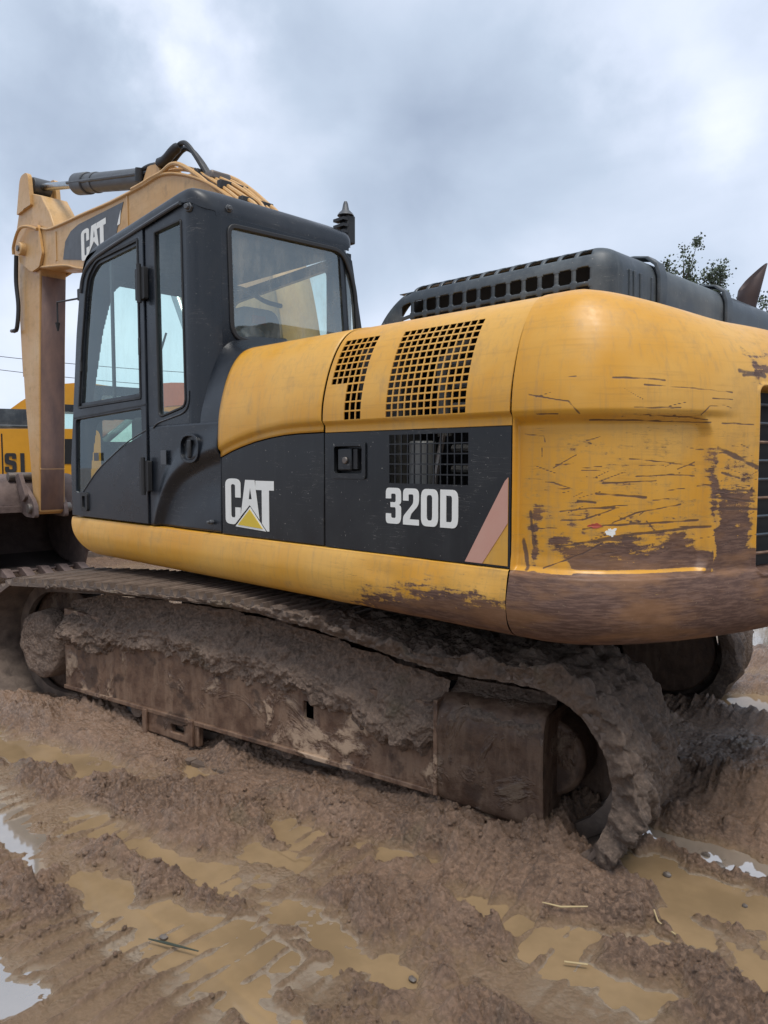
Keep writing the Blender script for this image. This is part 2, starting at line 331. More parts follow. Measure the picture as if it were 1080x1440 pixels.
ORG = {}
def empty(name, loc, label=None, cat=None, group=None):
    o = bpy.data.objects.new(name, None); COL.objects.link(o); o.location = loc; ORG[o.name] = Vector(loc); o.empty_display_size = .2
    tagp(o, label, cat, group); return o
def tagp(o, label=None, cat=None, group=None, kind=None):
    for k, v in (('label', label), ('category', cat), ('group', group), ('kind', kind)):
        if v: o[k] = v
    return o
def build(name, mb, m, parent=None, smooth=40, bevel=0, solid=0, kind=None, label=None, attrs=None, recalc=True, org=None, bseg=2):
    me = bpy.data.meshes.new(name); V = np.array(mb.v, float)
    if org is None: c = (V.min(0) + V.max(0)) / 2 if len(V) else np.zeros(3)
    else: c = np.array(org, float)
    me.from_pydata((V - c).tolist(), [], mb.f)
    if recalc:
        bm = bmesh.new(); bm.from_mesh(me); bmesh.ops.recalc_face_normals(bm, faces=bm.faces); bm.to_mesh(me); bm.free()
    if attrs:
        for k, a in attrs.items():
            at = me.attributes.new(k, 'FLOAT', 'POINT'); at.data.foreach_set('value', np.asarray(a, np.float32))
    if smooth:
        me.polygons.foreach_set('use_smooth', [True] * len(me.polygons)); me.set_sharp_from_angle(angle=R(smooth))
    me.materials.append(m); o = bpy.data.objects.new(name, me); COL.objects.link(o)
    ORG[o.name] = Vector(c); o.location = Vector(c) - (ORG[parent.name] if parent else Vector((0, 0, 0)))
    if parent: o.parent = parent
    if solid: q = o.modifiers.new('thickness', 'SOLIDIFY'); q.thickness = solid; q.offset = 0
    if bevel:
        q = o.modifiers.new('bevel', 'BEVEL'); q.width = bevel; q.segments = bseg; q.limit_method = 'ANGLE'; q.angle_limit = R(35); q.harden_normals = False
    if kind: o['kind'] = kind
    if label: o['label'] = label
    return o
def rp(pts, seg=5):
    """polygon with rounded corners: pts (x, y, r)"""
    out = []; n = len(pts)
    for i in range(n):
        x, y, *r_ = pts[i]; r = r_[0] if r_ else 0
        if r <= 0: out.append((x, y)); continue
        P = Vector((x, y)); A = Vector(pts[i - 1][:2]) - P; B = Vector(pts[(i + 1) % n][:2]) - P
        k = min(r, A.length * .49, B.length * .49); a = P + A.normalized() * k; b = P + B.normalized() * k
        for j in range(seg + 1):
            t = j / seg; q = a * (1 - t) ** 2 + P * 2 * t * (1 - t) + b * t * t; out.append((q.x, q.y))
    return out
def rrect(x0, y0, x1, y1, r, seg=4): return rp([(x0, y0, r), (x1, y0, r), (x1, y1, r), (x0, y1, r)], seg)
def offs(poly, d):
    """inset a polygon by d (towards its inside)"""
    n = len(poly); A = sum(poly[i][0] * poly[(i + 1) % n][1] - poly[(i + 1) % n][0] * poly[i][1] for i in range(n)); sg = 1 if A > 0 else -1; out = []
    for i in range(n):
        p = Vector(poly[i]); a = p - Vector(poly[i - 1]); b = Vector(poly[(i + 1) % n]) - p
        if a.length < 1e-6: a = b
        if b.length < 1e-6: b = a
        na = Vector((-a.y, a.x)).normalized(); nb = Vector((-b.y, b.x)).normalized(); m = na + nb
        m = m.normalized() if m.length > 1e-5 else na
        out.append(tuple(p + m * (sg * d / max(.4, m.dot(na)))))
    return out
def catmull(pts, n=8):
    pts = [np.array(p, float) for p in pts]; P = [2 * pts[0] - pts[1]] + pts + [2 * pts[-1] - pts[-2]]; out = []
    for i in range(1, len(P) - 2):
        for k in range(n):
            t = k / n; a, b, c, d = P[i - 1:i + 3]; out.append(.5 * ((2 * b) + (c - a) * t + (2 * a - 5 * b + 4 * c - d) * t * t + (3 * b - a - 3 * c + d) * t ** 3))
    out.append(pts[-1]); return out
def lin(a, b, n): return [a + (b - a) * i / n for i in range(n + 1)]

# ------------------------------------------------------------------ the ground
CA, SN = .9788, .2045
PUD = [  # capsules x0,y0,x1,y1,r
    (-4.65, 1.42, -3.75, 1.68, .13), (-3.95, 1.66, -3.42, 1.80, .07),
    (-3.25, 1.40, -2.65, 1.50, .06), (-2.65, 1.50, -1.85, 1.64, .055), (-2.80, 1.20, -2.35, 1.20, .085), (-2.35, 1.28, -1.95, 1.42, .105), (-2.15, 1.22, -1.72, 1.26, .08), (-1.90, 1.56, -1.55, 1.62, .06), (-1.74, 1.10, -1.6, 1.20, .06),
    (-3.75, 1.08, -3.30, 1.13, .10), (-3.30, 1.15, -3.0, 1.08, .05),
    (-1.36, 2.76, -.75, 2.76, .20), (-1.42, 3.05, -.6, 3.09, .085), (-1.1, 2.55, -.70, 2.45, .09), (-1.25, 2.22, -1.0, 2.38, .05),
    (-2.20, 2.12, -1.95, 2.20, .05), (-1.62, 2.12, -1.32, 2.13, .06), (-2.62, 2.03, -2.44, 2.00, .08), (-2.55, 1.80, -2.3, 1.84, .05),
    (-2.52, .74, -2.34, .76, .055), (-1.30, 2.05, -.95, 2.12, .05), (-.95, 1.75, -.8, 1.8, .04), (-3.4, 2.0, -3.3, 2.02, .05), (-2.0, 5.0, -1.3, 5.4, .30), (-2.6, 7.2, -2.2, 8.0, .5), (-9.0, 6.0, -7.6, 6.3, .25), (-6.4, 1.6, -5.4, 1.9, .2)]
PUD = [(c[0], c[1], c[2], c[3], c[4] * (.74 if 2 <= k <= 8 else .82 if k in (0, 1, 11, 13) else 1)) for k, c in enumerate(PUD)]
def capd(X, Y, c):
    x0, y0, x1, y1, r = c; dx, dy = x1 - x0, y1 - y0; t = np.clip(((X - x0) * dx + (Y - y0) * dy) / (dx * dx + dy * dy), 0, 1)
    return np.hypot(X - x0 - t * dx, Y - y0 - t * dy) - r
def ground_h(X, Y):
    wx = X + .05 * perlin(X * 5, Y * 5, 11) + .018 * perlin(X * 17, Y * 17, 12); wy = Y + .05 * perlin(X * 5, Y * 5, 13) + .018 * perlin(X * 17, Y * 17, 14)
    rs = (X + 3.35) * CA + (Y - 2.075) * SN; tp = -(-SN * (X + 3.35) + CA * (Y - 2.075))      # along / towards the camera from the near track
    dist = np.hypot(X + 2.5, Y - 2.5)
    far = sstep(8, 25, dist)
    h = .020 + .016 * fbm(X, Y, .45, 3, 21) + .014 * fbm(X, Y, 1.7, 2, 24) + far * .05
    inr = sstep(-3.2, -2.2, rs) * sstep(2.6, 2.05, rs)
    h = h + inr * (.040 + .025 * sstep(-.2, -.8, rs) + .042 * sstep(-.5, 1.5, rs)) * sstep(.55, .05, tp) * sstep(-3.2, -2.9, tp) * (1 - .45 * sstep(-.6, -.9, tp) * sstep(-2.3, -2.0, tp))
    h = h + .03 * np.exp(-((X + 1.45) ** 2 + (Y - 2.42) ** 2) / .02) + .05 * np.exp(-((X + 1.42) ** 2 + (Y - 2.72) ** 2) / .05)
    h = h + .24 * np.exp(-(((X + .86) / .55) ** 2 + ((Y - 3.98) / .45) ** 2)) + .14 * np.exp(-(((X + .3) / .6) ** 2 + ((Y - 3.5) / .3) ** 2))
    h = h + .35 * np.exp(-(((X + 8.5) / 2.5) ** 2 + ((Y - 9.0) / 1.2) ** 2)) + .22 * np.exp(-(((X + 5.2) / 1.6) ** 2 + ((Y - 8.4) / .9) ** 2))
    # ruts, parallel with the tracks
    for c0, w0, d0 in ((.62, .13, .03), (1.02, .16, .03), (1.55, .10, .02)): h = h - d0 * np.exp(-((tp - c0 + .05 * perlin(X * .8, Y * .8, 31)) / w0) ** 2)
    # clods
    row = perlin(rs * .9 + .6 * perlin(X * 1.5, Y * 1.5, 43), tp * 3.4, 42) * .8 + fbm(X, Y, 1.6, 2, 41) * .6
    rough = .36 + .78 * sstep(-.25, .32, row)
    rough = rough * (1 + .6 * np.exp(-((X + 2.35) ** 2 / .25 + (Y - .85) ** 2 / .06)) + .8 * np.exp(-((X + .86) ** 2 + (Y - 3.75) ** 2) / .5))
    cl = .030 * np.abs(perlin(wx * 3.6, wy * 3.6, 51)) + .038 * np.abs(perlin(wx * 8.3, wy * 8.3, 52)) + .040 * np.abs(perlin(wx * 17, wy * 17, 53)) * (.4 + .6 * sstep(-.3, .4, perlin(X * 2.3, Y * 2.3, 66)))
    cr_ = sstep(-.35, .25, perlin(X * 3.1, Y * 3.1, 58))
    cl = cl + (.022 * np.abs(perlin(wx * 33 + .3, wy * 33, 54)) + .015 * np.abs(perlin(wx * 58, wy * 58, 55))) * (.35 + .65 * cr_) + .007 * np.clip(perlin(X * 88, Y * 88, 56), -.3, 1) * (.4 + .6 * cr_)
    cl = cl + .016 * cr_ * np.clip(perlin(wx * 24, wy * 24, 59) * 2.2, -.25, .75)
    cl = cl + .008 * np.clip(perlin(wx * 14, wy * 34, 57), 0, 1)
    wx2 = wx + .016 * perlin(X * 31, Y * 31, 141) + .007 * perlin(X * 70, Y * 70, 142); wy2 = wy + .016 * perlin(X * 31, Y * 31, 143) + .007 * perlin(X * 70, Y * 70, 144)
    cl = cl * .58 + .050 * worley(wx2 * 10, wy2 * 10, 151, 2.2) * (.3 + .7 * cr_) + .034 * worley(wx2 * 20, wy2 * 20, 161, 2) + .018 * worley(wx2 * 44, wy2 * 44, 171, 1.5)
    # grouser prints in the soft places
    pr = sstep(.74, .50, rough) * sstep(1.9, 1.6, tp) * sstep(.05, .2, tp) * sstep(-.35, .1, perlin(X * 1.3 + 3, Y * 1.3, 61))
    ph = (rs + .10 * tp + .02 * perlin(X * 4, Y * 4, 62)) / .098; tri = np.abs((ph % 1) - .5) * 2
    h = h + pr * (.032 * sstep(.55, .95, tri) - .010)
    h = h - .006 + .022 * (rough - .5) + cl * 1.05 * rough * (1 - .4 * pr) * (1 - far * .3) - .016
    h = np.where(h < .018, .018 + (h - .018) * .2, h)
    # basins
    d = np.full(X.shape, 9.0)
    for c in PUD: d = np.minimum(d, capd(wx, wy, c))
    d = d + .045 * fbm(X, Y, 7, 3, 71) + .012 * perlin(X * 40, Y * 40, 74)
    b = sstep(.11, -.06, d); low = -.016 + .019 * fbm(X, Y, 5, 4, 81) + cl * .16 * sstep(-.1, .4, perlin(X * 3.3, Y * 3.3, 85)) + pr * (.022 + .012 * perlin(X * 9, Y * 9, 77)) * sstep(.6, .95, tri)
    return h * (1 - b) + low * b
def axis(lo, hi, st, far_lo, far_hi):
    a = list(np.arange(lo, hi, st))
    def out(x, end, sg):
        d = st; L = []
        while (x - end) * sg < 0: d = min(25, d * (1.012 if d < .022 else 1.05)); x += sg * d; L.append(x)
        return L
    return np.array(out(lo, far_lo, -1)[::-1] + a + out(a[-1], far_hi, 1))
gx = axis(-3.5, -.55, .0062, -600, 300); gy = axis(.64, 2.75, .0062, -60, 700)
GX, GY = np.meshgrid(gx, gy, indexing='ij'); GH = ground_h(GX, GY)
def big_grid(name, X, Y, Z, m, keep=None):
    nu, nv = X.shape; me = bpy.data.meshes.new(name); me.vertices.add(nu * nv)
    me.vertices.foreach_set('co', np.stack([X, Y, Z], -1).reshape(-1).astype(np.float32))
    i = np.arange(nu * nv).reshape(nu, nv); q = np.stack([i[:-1, :-1], i[1:, :-1], i[1:, 1:], i[:-1, 1:]], -1).reshape(-1, 4)
    if keep is not None: q = q[keep.reshape(-1)]
    me.loops.add(q.size); me.loops.foreach_set('vertex_index', q.reshape(-1).astype(np.int32)); me.polygons.add(len(q))
    me.polygons.foreach_set('loop_start', (np.arange(len(q)) * 4).astype(np.int32)); me.polygons.foreach_set('loop_total', np.full(len(q), 4, np.int32))
    me.update(calc_edges=True); me.polygons.foreach_set('use_smooth', np.ones(len(q), bool)); me.materials.append(m)
    o = bpy.data.objects.new(name, me); COL.objects.link(o); o['kind'] = 'structure'; return o
big_grid('ground', GX, GY, GH, MUD)
def puddle(caps, z, m, marg=.11, step=.03):
    x0 = min(min(c[0], c[2]) - c[4] for c in caps) - marg; x1 = max(max(c[0], c[2]) + c[4] for c in caps) + marg
    y0 = min(min(c[1], c[3]) - c[4] for c in caps) - marg; y1 = max(max(c[1], c[3]) + c[4] for c in caps) + marg
    X, Y = np.meshgrid(np.arange(x0, x1, step), np.arange(y0, y1, step), indexing='ij')
    d = np.full(X.shape, 9.0)
    for c in caps: d = np.minimum(d, capd(X, Y, c))
    k = (d < marg)[:-1, :-1]; puddle.n += 1; return big_grid('puddle', X, Y, np.full(X.shape, z + .00013 * puddle.n), m, k)
puddle.n = 0
puddle(PUD[0:2], .004, WATER); puddle(PUD[2:9], .003, WATER); puddle(PUD[9:11], .002, WATERC); puddle(PUD[11:12] + PUD[13:15], .003, WATER)
puddle(PUD[12:13], .0105, WATERC, marg=.03); puddle(PUD[15:16], .006, WATER); puddle(PUD[16:17], .004, WATER); puddle(PUD[17:18], .005, WATER); puddle(PUD[18:19], .003, WATER)
puddle(PUD[19:20], .002, WATERC); puddle(PUD[20:21], .003, WATER); puddle(PUD[21:22], .003, WATER); puddle(PUD[22:23], .006, WATER)
puddle(PUD[23:24], .006, WATER); puddle(PUD[24:25], .006, WATERC, .2, .1); puddle(PUD[25:26], .006, WATER, .2, .1); puddle(PUD[26:27], .006, WATER, .2, .1)
def gz(x, y): return float(ground_h(np.array([x]), np.array([y]))[0])

# ================================================================== THE EXCAVATOR
EX = empty('excavator', (-3.6, 3.54, 0), 'big worn yellow and black crawler excavator on mud-caked tracks in the middle of the yard', 'excavator')
Y0 = 2.2
pz = np.array([.9, 1.745, 1.89, 2.05, 2.13, 2.2, 2.225, 2.24, 2.25]); py = np.array([0, 0, .006, .05, .09, .16, .24, .34, .50])
def prof(z):                                           # inset of the shoulder above the side plane
    return float(np.interp(z, pz, py))
# smooth version of the shoulder, by arc length v
SP = catmull([(Y0, 1.745), (2.204, 1.86), (2.222, 1.96), (2.250, 2.05), (2.292, 2.13), (2.35, 2.192), (2.43, 2.225), (2.54, 2.243), (2.72, 2.252), (2.99, 2.255)], 6)
SPz = [p[1] for p in SP]
_sl = np.concatenate([[0], np.cumsum([np.linalg.norm(SP[i + 1] - SP[i]) for i in range(len(SP) - 1)])])
def SH(v):                                             # v: arc length from z=1.745 -> (Y, Z)
    return float(np.interp(v, _sl, [p[0] for p in SP])), float(np.interp(v, _sl, [p[1] for p in SP]))
def v_of_z(z): return float(np.interp(z, SPz, _sl))
VT = _sl[-1]
def lip(d):                                            # the folded lip along the lower edge of the yellow panels (outward offset)
    return .016 * float(sstep(.026, .048, d)) * float(1 - .75 * sstep(.05, .40, d))

# --- rail (side skirt)
RP = catmull([(2.30, 1.236), (2.205, 1.236), (2.188, 1.222), (2.176, 1.17), (2.172, 1.11), (2.185, 1.045), (2.225, 1.0), (2.29, .984), (2.45, .982)], 7)
mb = MB(); us = lin(0, 1, 240); att = []
def railpt(u, v):
    j = int(v); Yv, Zv = RP[j]; x = -5.215 + u * (5.215 - 1.558); k = max(0, (1.236 - Zv) / .25); x0 = -5.215 + .30 * k ** 1.9
    x = x0 + u * (-1.5525 - x0)
    dent = .006 * float(perlin(x * 5, Zv * 9, 5)) * float(sstep(-3.2, -2.0, x)); return (x, Yv + dent, Zv)
for u in us:
    for v in range(len(RP)):
        x, y, z = railpt(u, v); w = .62 * sstep(-3.0, -1.75, x) * (.35 + .65 * sstep(1.22, 1.02, z)) + .30 * sstep(-2.6, -1.6, x) * sstep(1.08, 1.0, z); att.append(float(w) + .04)
mb.grid(railpt, us, list(range(len(RP))))
build('side_skirt', mb, YEL, EX, attrs={'wear': att, 'scratch': [0] * len(att)})
mb = MB().box((-5.15, 2.23, 1.03), (-1.6, 4.86, 1.24)); build('revolving_frame', mb, DARK, EX, bevel=.01)
# --- yellow upper panels
def wearmap(V, base=.06): return [base + .10 * float(sstep(-2.0, -1.6, x)) * float(sstep(1.9, 1.76, z)) for x, y, z in V]
def archz(x): return float(np.interp(x, [-3.37, -3.28, -3.185, -3.07, -2.949, -2.84, -2.732, -2.56], [1.640, 1.668, 1.691, 1.714, 1.731, 1.741, 1.746, 1.748]))
mb = MB(); us = lin(-3.372, -2.5575, 34); vs = [0, .012, .024, .030, .036, .042, .050, .07] + lin(.1, 1, 46)
def cowl(u, v):
    a = archz(u); dz = a - 1.745
    if v < .1: d = v; z = a + d; y = SH(max(0, z - 1.745))[0]; return (u, y - lip(d), z)
    k = (v - .1) / .9; s0 = a + .10 - 1.745; s = s0 + (VT - s0) * k
    if s < 0: return (u, Y0 - lip(v + .0), 1.745 + s)
    y, z = SH(s); d = s - dz; return (u, y - lip(d), z)
mb.grid(cowl, us, vs); build('front_cowl', mb, YEL, EX, solid=.006, attrs={'wear': wearmap(mb.v), 'scratch': [0] * len(mb.v)}, smooth=60)
# perforated panel
def cuts(a, b, n, bar):
    """n holes between a and b separated by bars"""
    w = (b - a - bar * (n - 1)) / n; L = []
    for i in range(n): L.append((a + i * (w + bar), a + i * (w + bar) + w))
    return L
h1x = cuts(-2.515, -2.306, 6, .0055); h1v = cuts(v_of_z(1.952), v_of_z(2.152), 7, .0055)
h1bx = h1x[3:]; h1bv = cuts(v_of_z(1.795), h1v[0][0] - .0065, 4, .0055)
h2x = cuts(-2.158, -1.748, 12, .0055); h2v = cuts(v_of_z(1.796), v_of_z(2.150), 13, .0055)
brk_u = sorted(set([-2.5455, -1.5520, -2.22, -1.65] + [q for h in h1x + h2x for q in h])); brk_v = sorted(set([0, .012, .024, .030, .036, .042, .048] + [q for h in h1v + h1bv + h2v for q in h] + lin(h2v[-1][1] + .015, VT, 16)))
def fillin(L, mx_):
    o = [L[0]]
    for q in L[1:]:
        k = int((q - o[-1]) / mx_) + 1 if q - o[-1] > mx_ else 1; p0 = o[-1]
        for j in range(1, k + 1): o.append(p0 + (q - p0) * j / k)
    return o
brk_v = [q for i, q in enumerate(brk_v) if i == 0 or q - brk_v[i - 1] > 1e-5]
def inh(q, L): return any(a < q < b for a, b in L)
def skipv(u, v): return (inh(u, h1x) and inh(v, h1v)) or (inh(u, h1bx) and inh(v, h1bv)) or (inh(u, h2x) and inh(v, h2v))
def shp(u, v): y, z = SH(v); return (u, y - lip(v), z)
mb = MB().grid(shp, fillin(brk_u, .06), fillin(brk_v, .03), skipv); mb.grid(lambda u, v: (shp(u, v)[0], shp(u, v)[1] + .004, shp(u, v)[2] - .001), fillin(brk_u, .06), fillin(brk_v, .03), skipv)
build('vented_cover', mb, YEL, EX, attrs={'wear': wearmap(mb.v, .08), 'scratch': [0] * len(mb.v)}, smooth=60)
mb = MB().box((-5.0, 2.74, 2.235), (-1.58, 4.86, 2.25)); mb2 = MB().box((-3.37, 2.95, 2.236), (-1.56, 4.84, 2.2520)); build('top_deck', mb2, YEL, EX, bevel=.004)
# --- black lower panels
mb = MB(); ax = lin(-3.37, -2.5575, 24); outer = [(x, archz(x) - .004) for x in ax] + [(-2.5575, 1.240), (-3.37, 1.240)]
mb.plate(outer[::-1], [], XZp, Y0 - .001, Y0 + .03); build('battery_door', mb, BLK, EX, bevel=.004)
lvx = cuts(-2.148, -1.742, 12, .005); lvz = cuts(1.530, 1.724, 5, .005)
us = sorted(set([-2.5455, -1.5520] + [q for h in lvx for q in h] + [-2.492, -2.29])); vs = sorted(set([1.24, 1.741] + [q for h in lvz for q in h] + [1.552, 1.690]))
def skl(u, v): return (inh(u, lvx) and inh(v, lvz)) or (-2.492 < u < -2.29 and 1.552 < v < 1.690)
mb = MB().grid(lambda u, v: (u, Y0, v), us, vs, skl); build('engine_side_door', mb, BLK, EX, solid=.005, smooth=0)
# lock recess
mb = MB().plate(rrect(-2.500, 1.543, -2.282, 1.698, .014), [rrect(-2.478, 1.566, -2.304, 1.682, .012)], XZp, Y0 - .010, Y0 + .01)
L = build('lock_surround', mb, BLK, EX, bevel=.003)
build('recess', MB().box((-2.48, 2.235, 1.56), (-2.30, 2.245, 1.69)), BLK, L)
build('latch_plate', MB().box((-2.462, 2.196, 1.578), (-2.375, 2.235, 1.674)), BLK, L, bevel=.006)
build('lock_barrel', MB().tube([(-2.408, 2.20, 1.622), (-2.408, 2.186, 1.622)], .015, 16), STEEL, L, bevel=.003)
build('latch_arm', MB().box((-2.37, 2.205, 1.585), (-2.345, 2.232, 1.67)), RUB, L)
# triangle decal (faded red over yellow)
D1 = lambda p, m, nm, y, par: build(nm, MB().plate(p, [], XZp, y, y + .0015), m, par, smooth=0)
D1([(-1.561, 1.560), (-1.561, 1.247), (-1.690, 1.247)], YEL, 'stripe_backing', Y0 - .0045, EX)
D1([(-1.561, 1.562), (-1.575, 1.548), (-1.752, 1.247), (-1.672, 1.247), (-1.561, 1.40)], PINK, 'stripe', Y0 - .0065, EX)
# lettering
def letters(glyphs, fx, y, m, par, nm='letter', t=.0016, f3=None):
    for outer, holes in glyphs:
        mb = MB().plate([fx(*q) for q in outer], [[fx(*q) for q in h] for h in holes], f3 or XZp, y, y + t); build(nm, mb, m, par, smooth=0)
def gl_C(): return (rp([(.33, .62), (.33, 1, .13), (0, 1, .13), (0, .08, .11), (.20, .07, .04), (.325, .235, .0), (.33, .42), (.215, .42), (.215, .21, .05), (.125, .21, .05), (.125, .885, .05), (.215, .885, .05), (.215, .62)], 5), [])
CATG = [gl_C(), ([(.325, .24), (.43, .98), (.62, .98), (.712, .215), (.52, .485)], [[(.498, .60), (.528, .83), (.562, .60)]]), ([(.64, .97), (1, .97), (1, .79), (.905, .79), (.905, .0), (.862, .0), (.765, .14), (.765, .79), (.64, .79)], [])]
cfx = lambda u, v: (-3.332 + u * .412, 1.278 + v * .252)
letters(CATG, cfx, Y0 - .004, WHITE, EX); letters([([(.215, .035), (.84, -.005), (.525, .45)], [])], cfx, Y0 - .004, WHITE, EX, 'logo_border'); letters([([(.27, .075), (.78, .04), (.523, .40)], [])], cfx, Y0 - .0060, LYEL, EX, 'logo_triangle')
def g0(w=.8): return (rrect(0, 0, w, 1, .24, 6), [rrect(.27, .16, w - .27, .84, .10, 4)])
def gD(w=.8): return (rp([(0, 0), (w, 0, .26), (w, 1, .26), (0, 1)], 6), [rp([(.27, .155), (w - .27, .155, .09), (w - .27, .845, .09), (.27, .845)], 4)])
def g3(w=.78): return (rp([(0, .28), (0, 0, .22), (w, 0, .22), (w, .48, .14), (w - .11, .53, .02), (w, .58, .12), (w, 1, .22), (0, 1, .22), (0, .70), (.27, .70), (.27, .84, .06), (w - .27, .84, .06), (w - .27, .60, .06), (.24, .60), (.24, .46), (w - .27, .46, .06), (w - .27, .16, .06), (.27, .16, .06), (.27, .28)], 5), [])
def g2(w=.78): return (rp([(0, 0), (w, 0), (w, .155), (.33, .155), (.40, .30, .06), (w, .56, .14), (w, 1, .22), (0, 1, .22), (0, .66), (.27, .66), (.27, .84, .06), (w - .27, .84, .06), (w - .27, .60, .08), (0, .22, .08)], 5), [])
def gS(w=.75): return (rp([(0, .30), (0, 0, .2), (w, 0, .2), (w, .56, .16), (.27, .66, .06), (.27, .84, .06), (w - .27, .84, .06), (w - .27, .70), (w, .70), (w, 1, .2), (0, 1, .2), (0, .46, .16), (w - .27, .36, .06), (w - .27, .16, .06), (.27, .16, .06), (.27, .30)], 5), [])
def gI(): return ([(0, 0), (.27, 0), (.27, 1), (0, 1)], [])
wds = [(g3(), 0), (g2(), .88), (g0(), 1.76), (gD(), 2.66)]
for gph, ox in wds: letters([gph], (lambda u, v, ox=ox: (-2.166 + (u + ox) * .1095, 1.366 + v * .145)), Y0 - .0045, WHITE, EX)
# --- engine bay behind the vents
build('bay_blocker', MB().box((-3.34, 2.60, 1.25), (-1.6, 2.64, 2.22)), DARK, EX)  # added black sheet, stops sky showing through the vents
build('radiator', MB().box((-2.50, 2.36, 1.3), (-2.24, 2.50, 2.12)), GRILLE, EX, bevel=.01)
for k in range(7): build('cooler_tube', MB().tube([(-1.98, 2.40, 1.50 + .085 * k), (-1.60, 2.40, 1.50 + .085 * k)], .016, 8), GRILLE, EX)
build('filter_can', MB().tube([(-2.06, 2.30, 1.36), (-2.06, 2.30, 1.70)], .055, 16), mat('pale_can', (.20, .20, .19), .5, .2, var=.5), EX, bevel=.01)
build('intake_pipe', MB().tube([(-2.02, 2.40, 1.72), (-2.03, 2.40, 2.02), (-1.9, 2.42, 2.10)], .035, 12), GRILLE, EX)
build('hose', MB().tube([(-1.97, 2.27, 1.3), (-1.965, 2.27, 1.55), (-1.95, 2.30, 1.72)], .012, 8), STEEL, EX)

# --- counterweight
plan = catmull([(-1.548, 2.2), (-1.42, 2.205), (-1.31, 2.245), (-1.22, 2.32), (-1.13, 2.44), (-1.04, 2.62), (-.96, 2.85), (-.89, 3.18), (-.86, 3.54)], 12)
half = [tuple(p) for p in plan]; full = half + [(x, 7.08 - y) for x, y in half[-2::-1]]
FL = np.concatenate([[0], np.cumsum([math.dist(full[i], full[i + 1]) for i in range(len(full) - 1)])]); LT = FL[-1]; fx_ = np.array([p[0] for p in full]); fy_ = np.array([p[1] for p in full])
VP = catmull([(.24, .983), (.09, .984), (.026, 1.0), (-.014, 1.045), (-.028, 1.11), (-.024, 1.17), (-.012, 1.220), (0, 1.242), (0, 1.3), (0, 1.6), (0, 1.745), (.003, 1.86), (.020, 1.96), (.047, 2.05), (.088, 2.131), (.146, 2.194), (.226, 2.228), (.336, 2.246), (.516, 2.255), (.79, 2.259)], 4)
VPl = np.concatenate([[0], np.cumsum([math.dist(VP[i], VP[i + 1]) for i in range(len(VP) - 1)])])
us = list(np.arange(.0, 1.12, .0036)) + list(np.arange(1.12, 1.30, .01)) + list(np.arange(1.30, LT - .03, .03)) + [LT]
vs = list(np.arange(0, VPl[-1] - .45, .0042)) + list(np.arange(VPl[-1] - .45, VPl[-1], .03)) + [VPl[-1]]
U, V = np.meshgrid(us, vs, indexing='ij')
ins = np.interp(V, VPl, [p[0] for p in VP]); ZZ = np.interp(V, VPl, [p[1] for p in VP])
X = np.interp(U, FL, fx_); Yv = np.interp(U, FL, fy_); dX = np.interp(U + .01, FL, fx_) - np.interp(U - .01, FL, fx_); dY = np.interp(U + .01, FL, fy_) - np.interp(U - .01, FL, fy_)
ln = np.hypot(dX, dY); nx = dY / ln; ny = -dX / ln            # outward normal (towards the camera side / the rear)
def rr_sdf(U, Z, u0, u1, z0, z1, r):
    cx, cz = (u0 + u1) / 2, (z0 + z1) / 2; qx = np.abs(U - cx) - (u1 - u0) / 2 + r; qz = np.abs(Z - cz) - (z1 - z0) / 2 + r
    return np.hypot(np.maximum(qx, 0), np.maximum(qz, 0)) + np.minimum(np.maximum(qx, qz), 0) - r
sd1 = rr_sdf(U, ZZ, -.5, .722, 1.238, 1.758, .06); off = -.027 * sstep(.020, -.016, sd1) * sstep(0, .012, U) 
sd1b = rr_sdf(U, ZZ, LT - .722, LT + .5, 1.238, 1.758, .06); off = off - .030 * sstep(.022, -.016, sd1b)
sd2 = rr_sdf(U, ZZ, .972, LT - .972, 1.215, 1.885, .035); off = off - .075 * sstep(.004, -.012, sd2) + .006 * sstep(.02, .005, sd2) * sstep(-.012, -.002, sd2)
off = off + .009 * sstep(1.765, 1.795, ZZ) * (1 - .75 * sstep(1.80, 2.1, ZZ)) * sstep(.9, .7, np.minimum(U, LT - U))
off = off + .007 * sstep(1.30, 1.242, ZZ) * sstep(1.215, 1.238, ZZ) * sstep(.74, .70, U)       # bright lip
off = off - .004 * np.exp(-((ZZ - 1.232) / .006) ** 2) * (U < .75)
off = off + .0035 * fbm(U, ZZ, 6, 3, 5) * sstep(1.6, 1.1, ZZ)
Z0_ = ZZ.copy(); X = X + nx * (off - ins); Yv = Yv + ny * (off - ins)
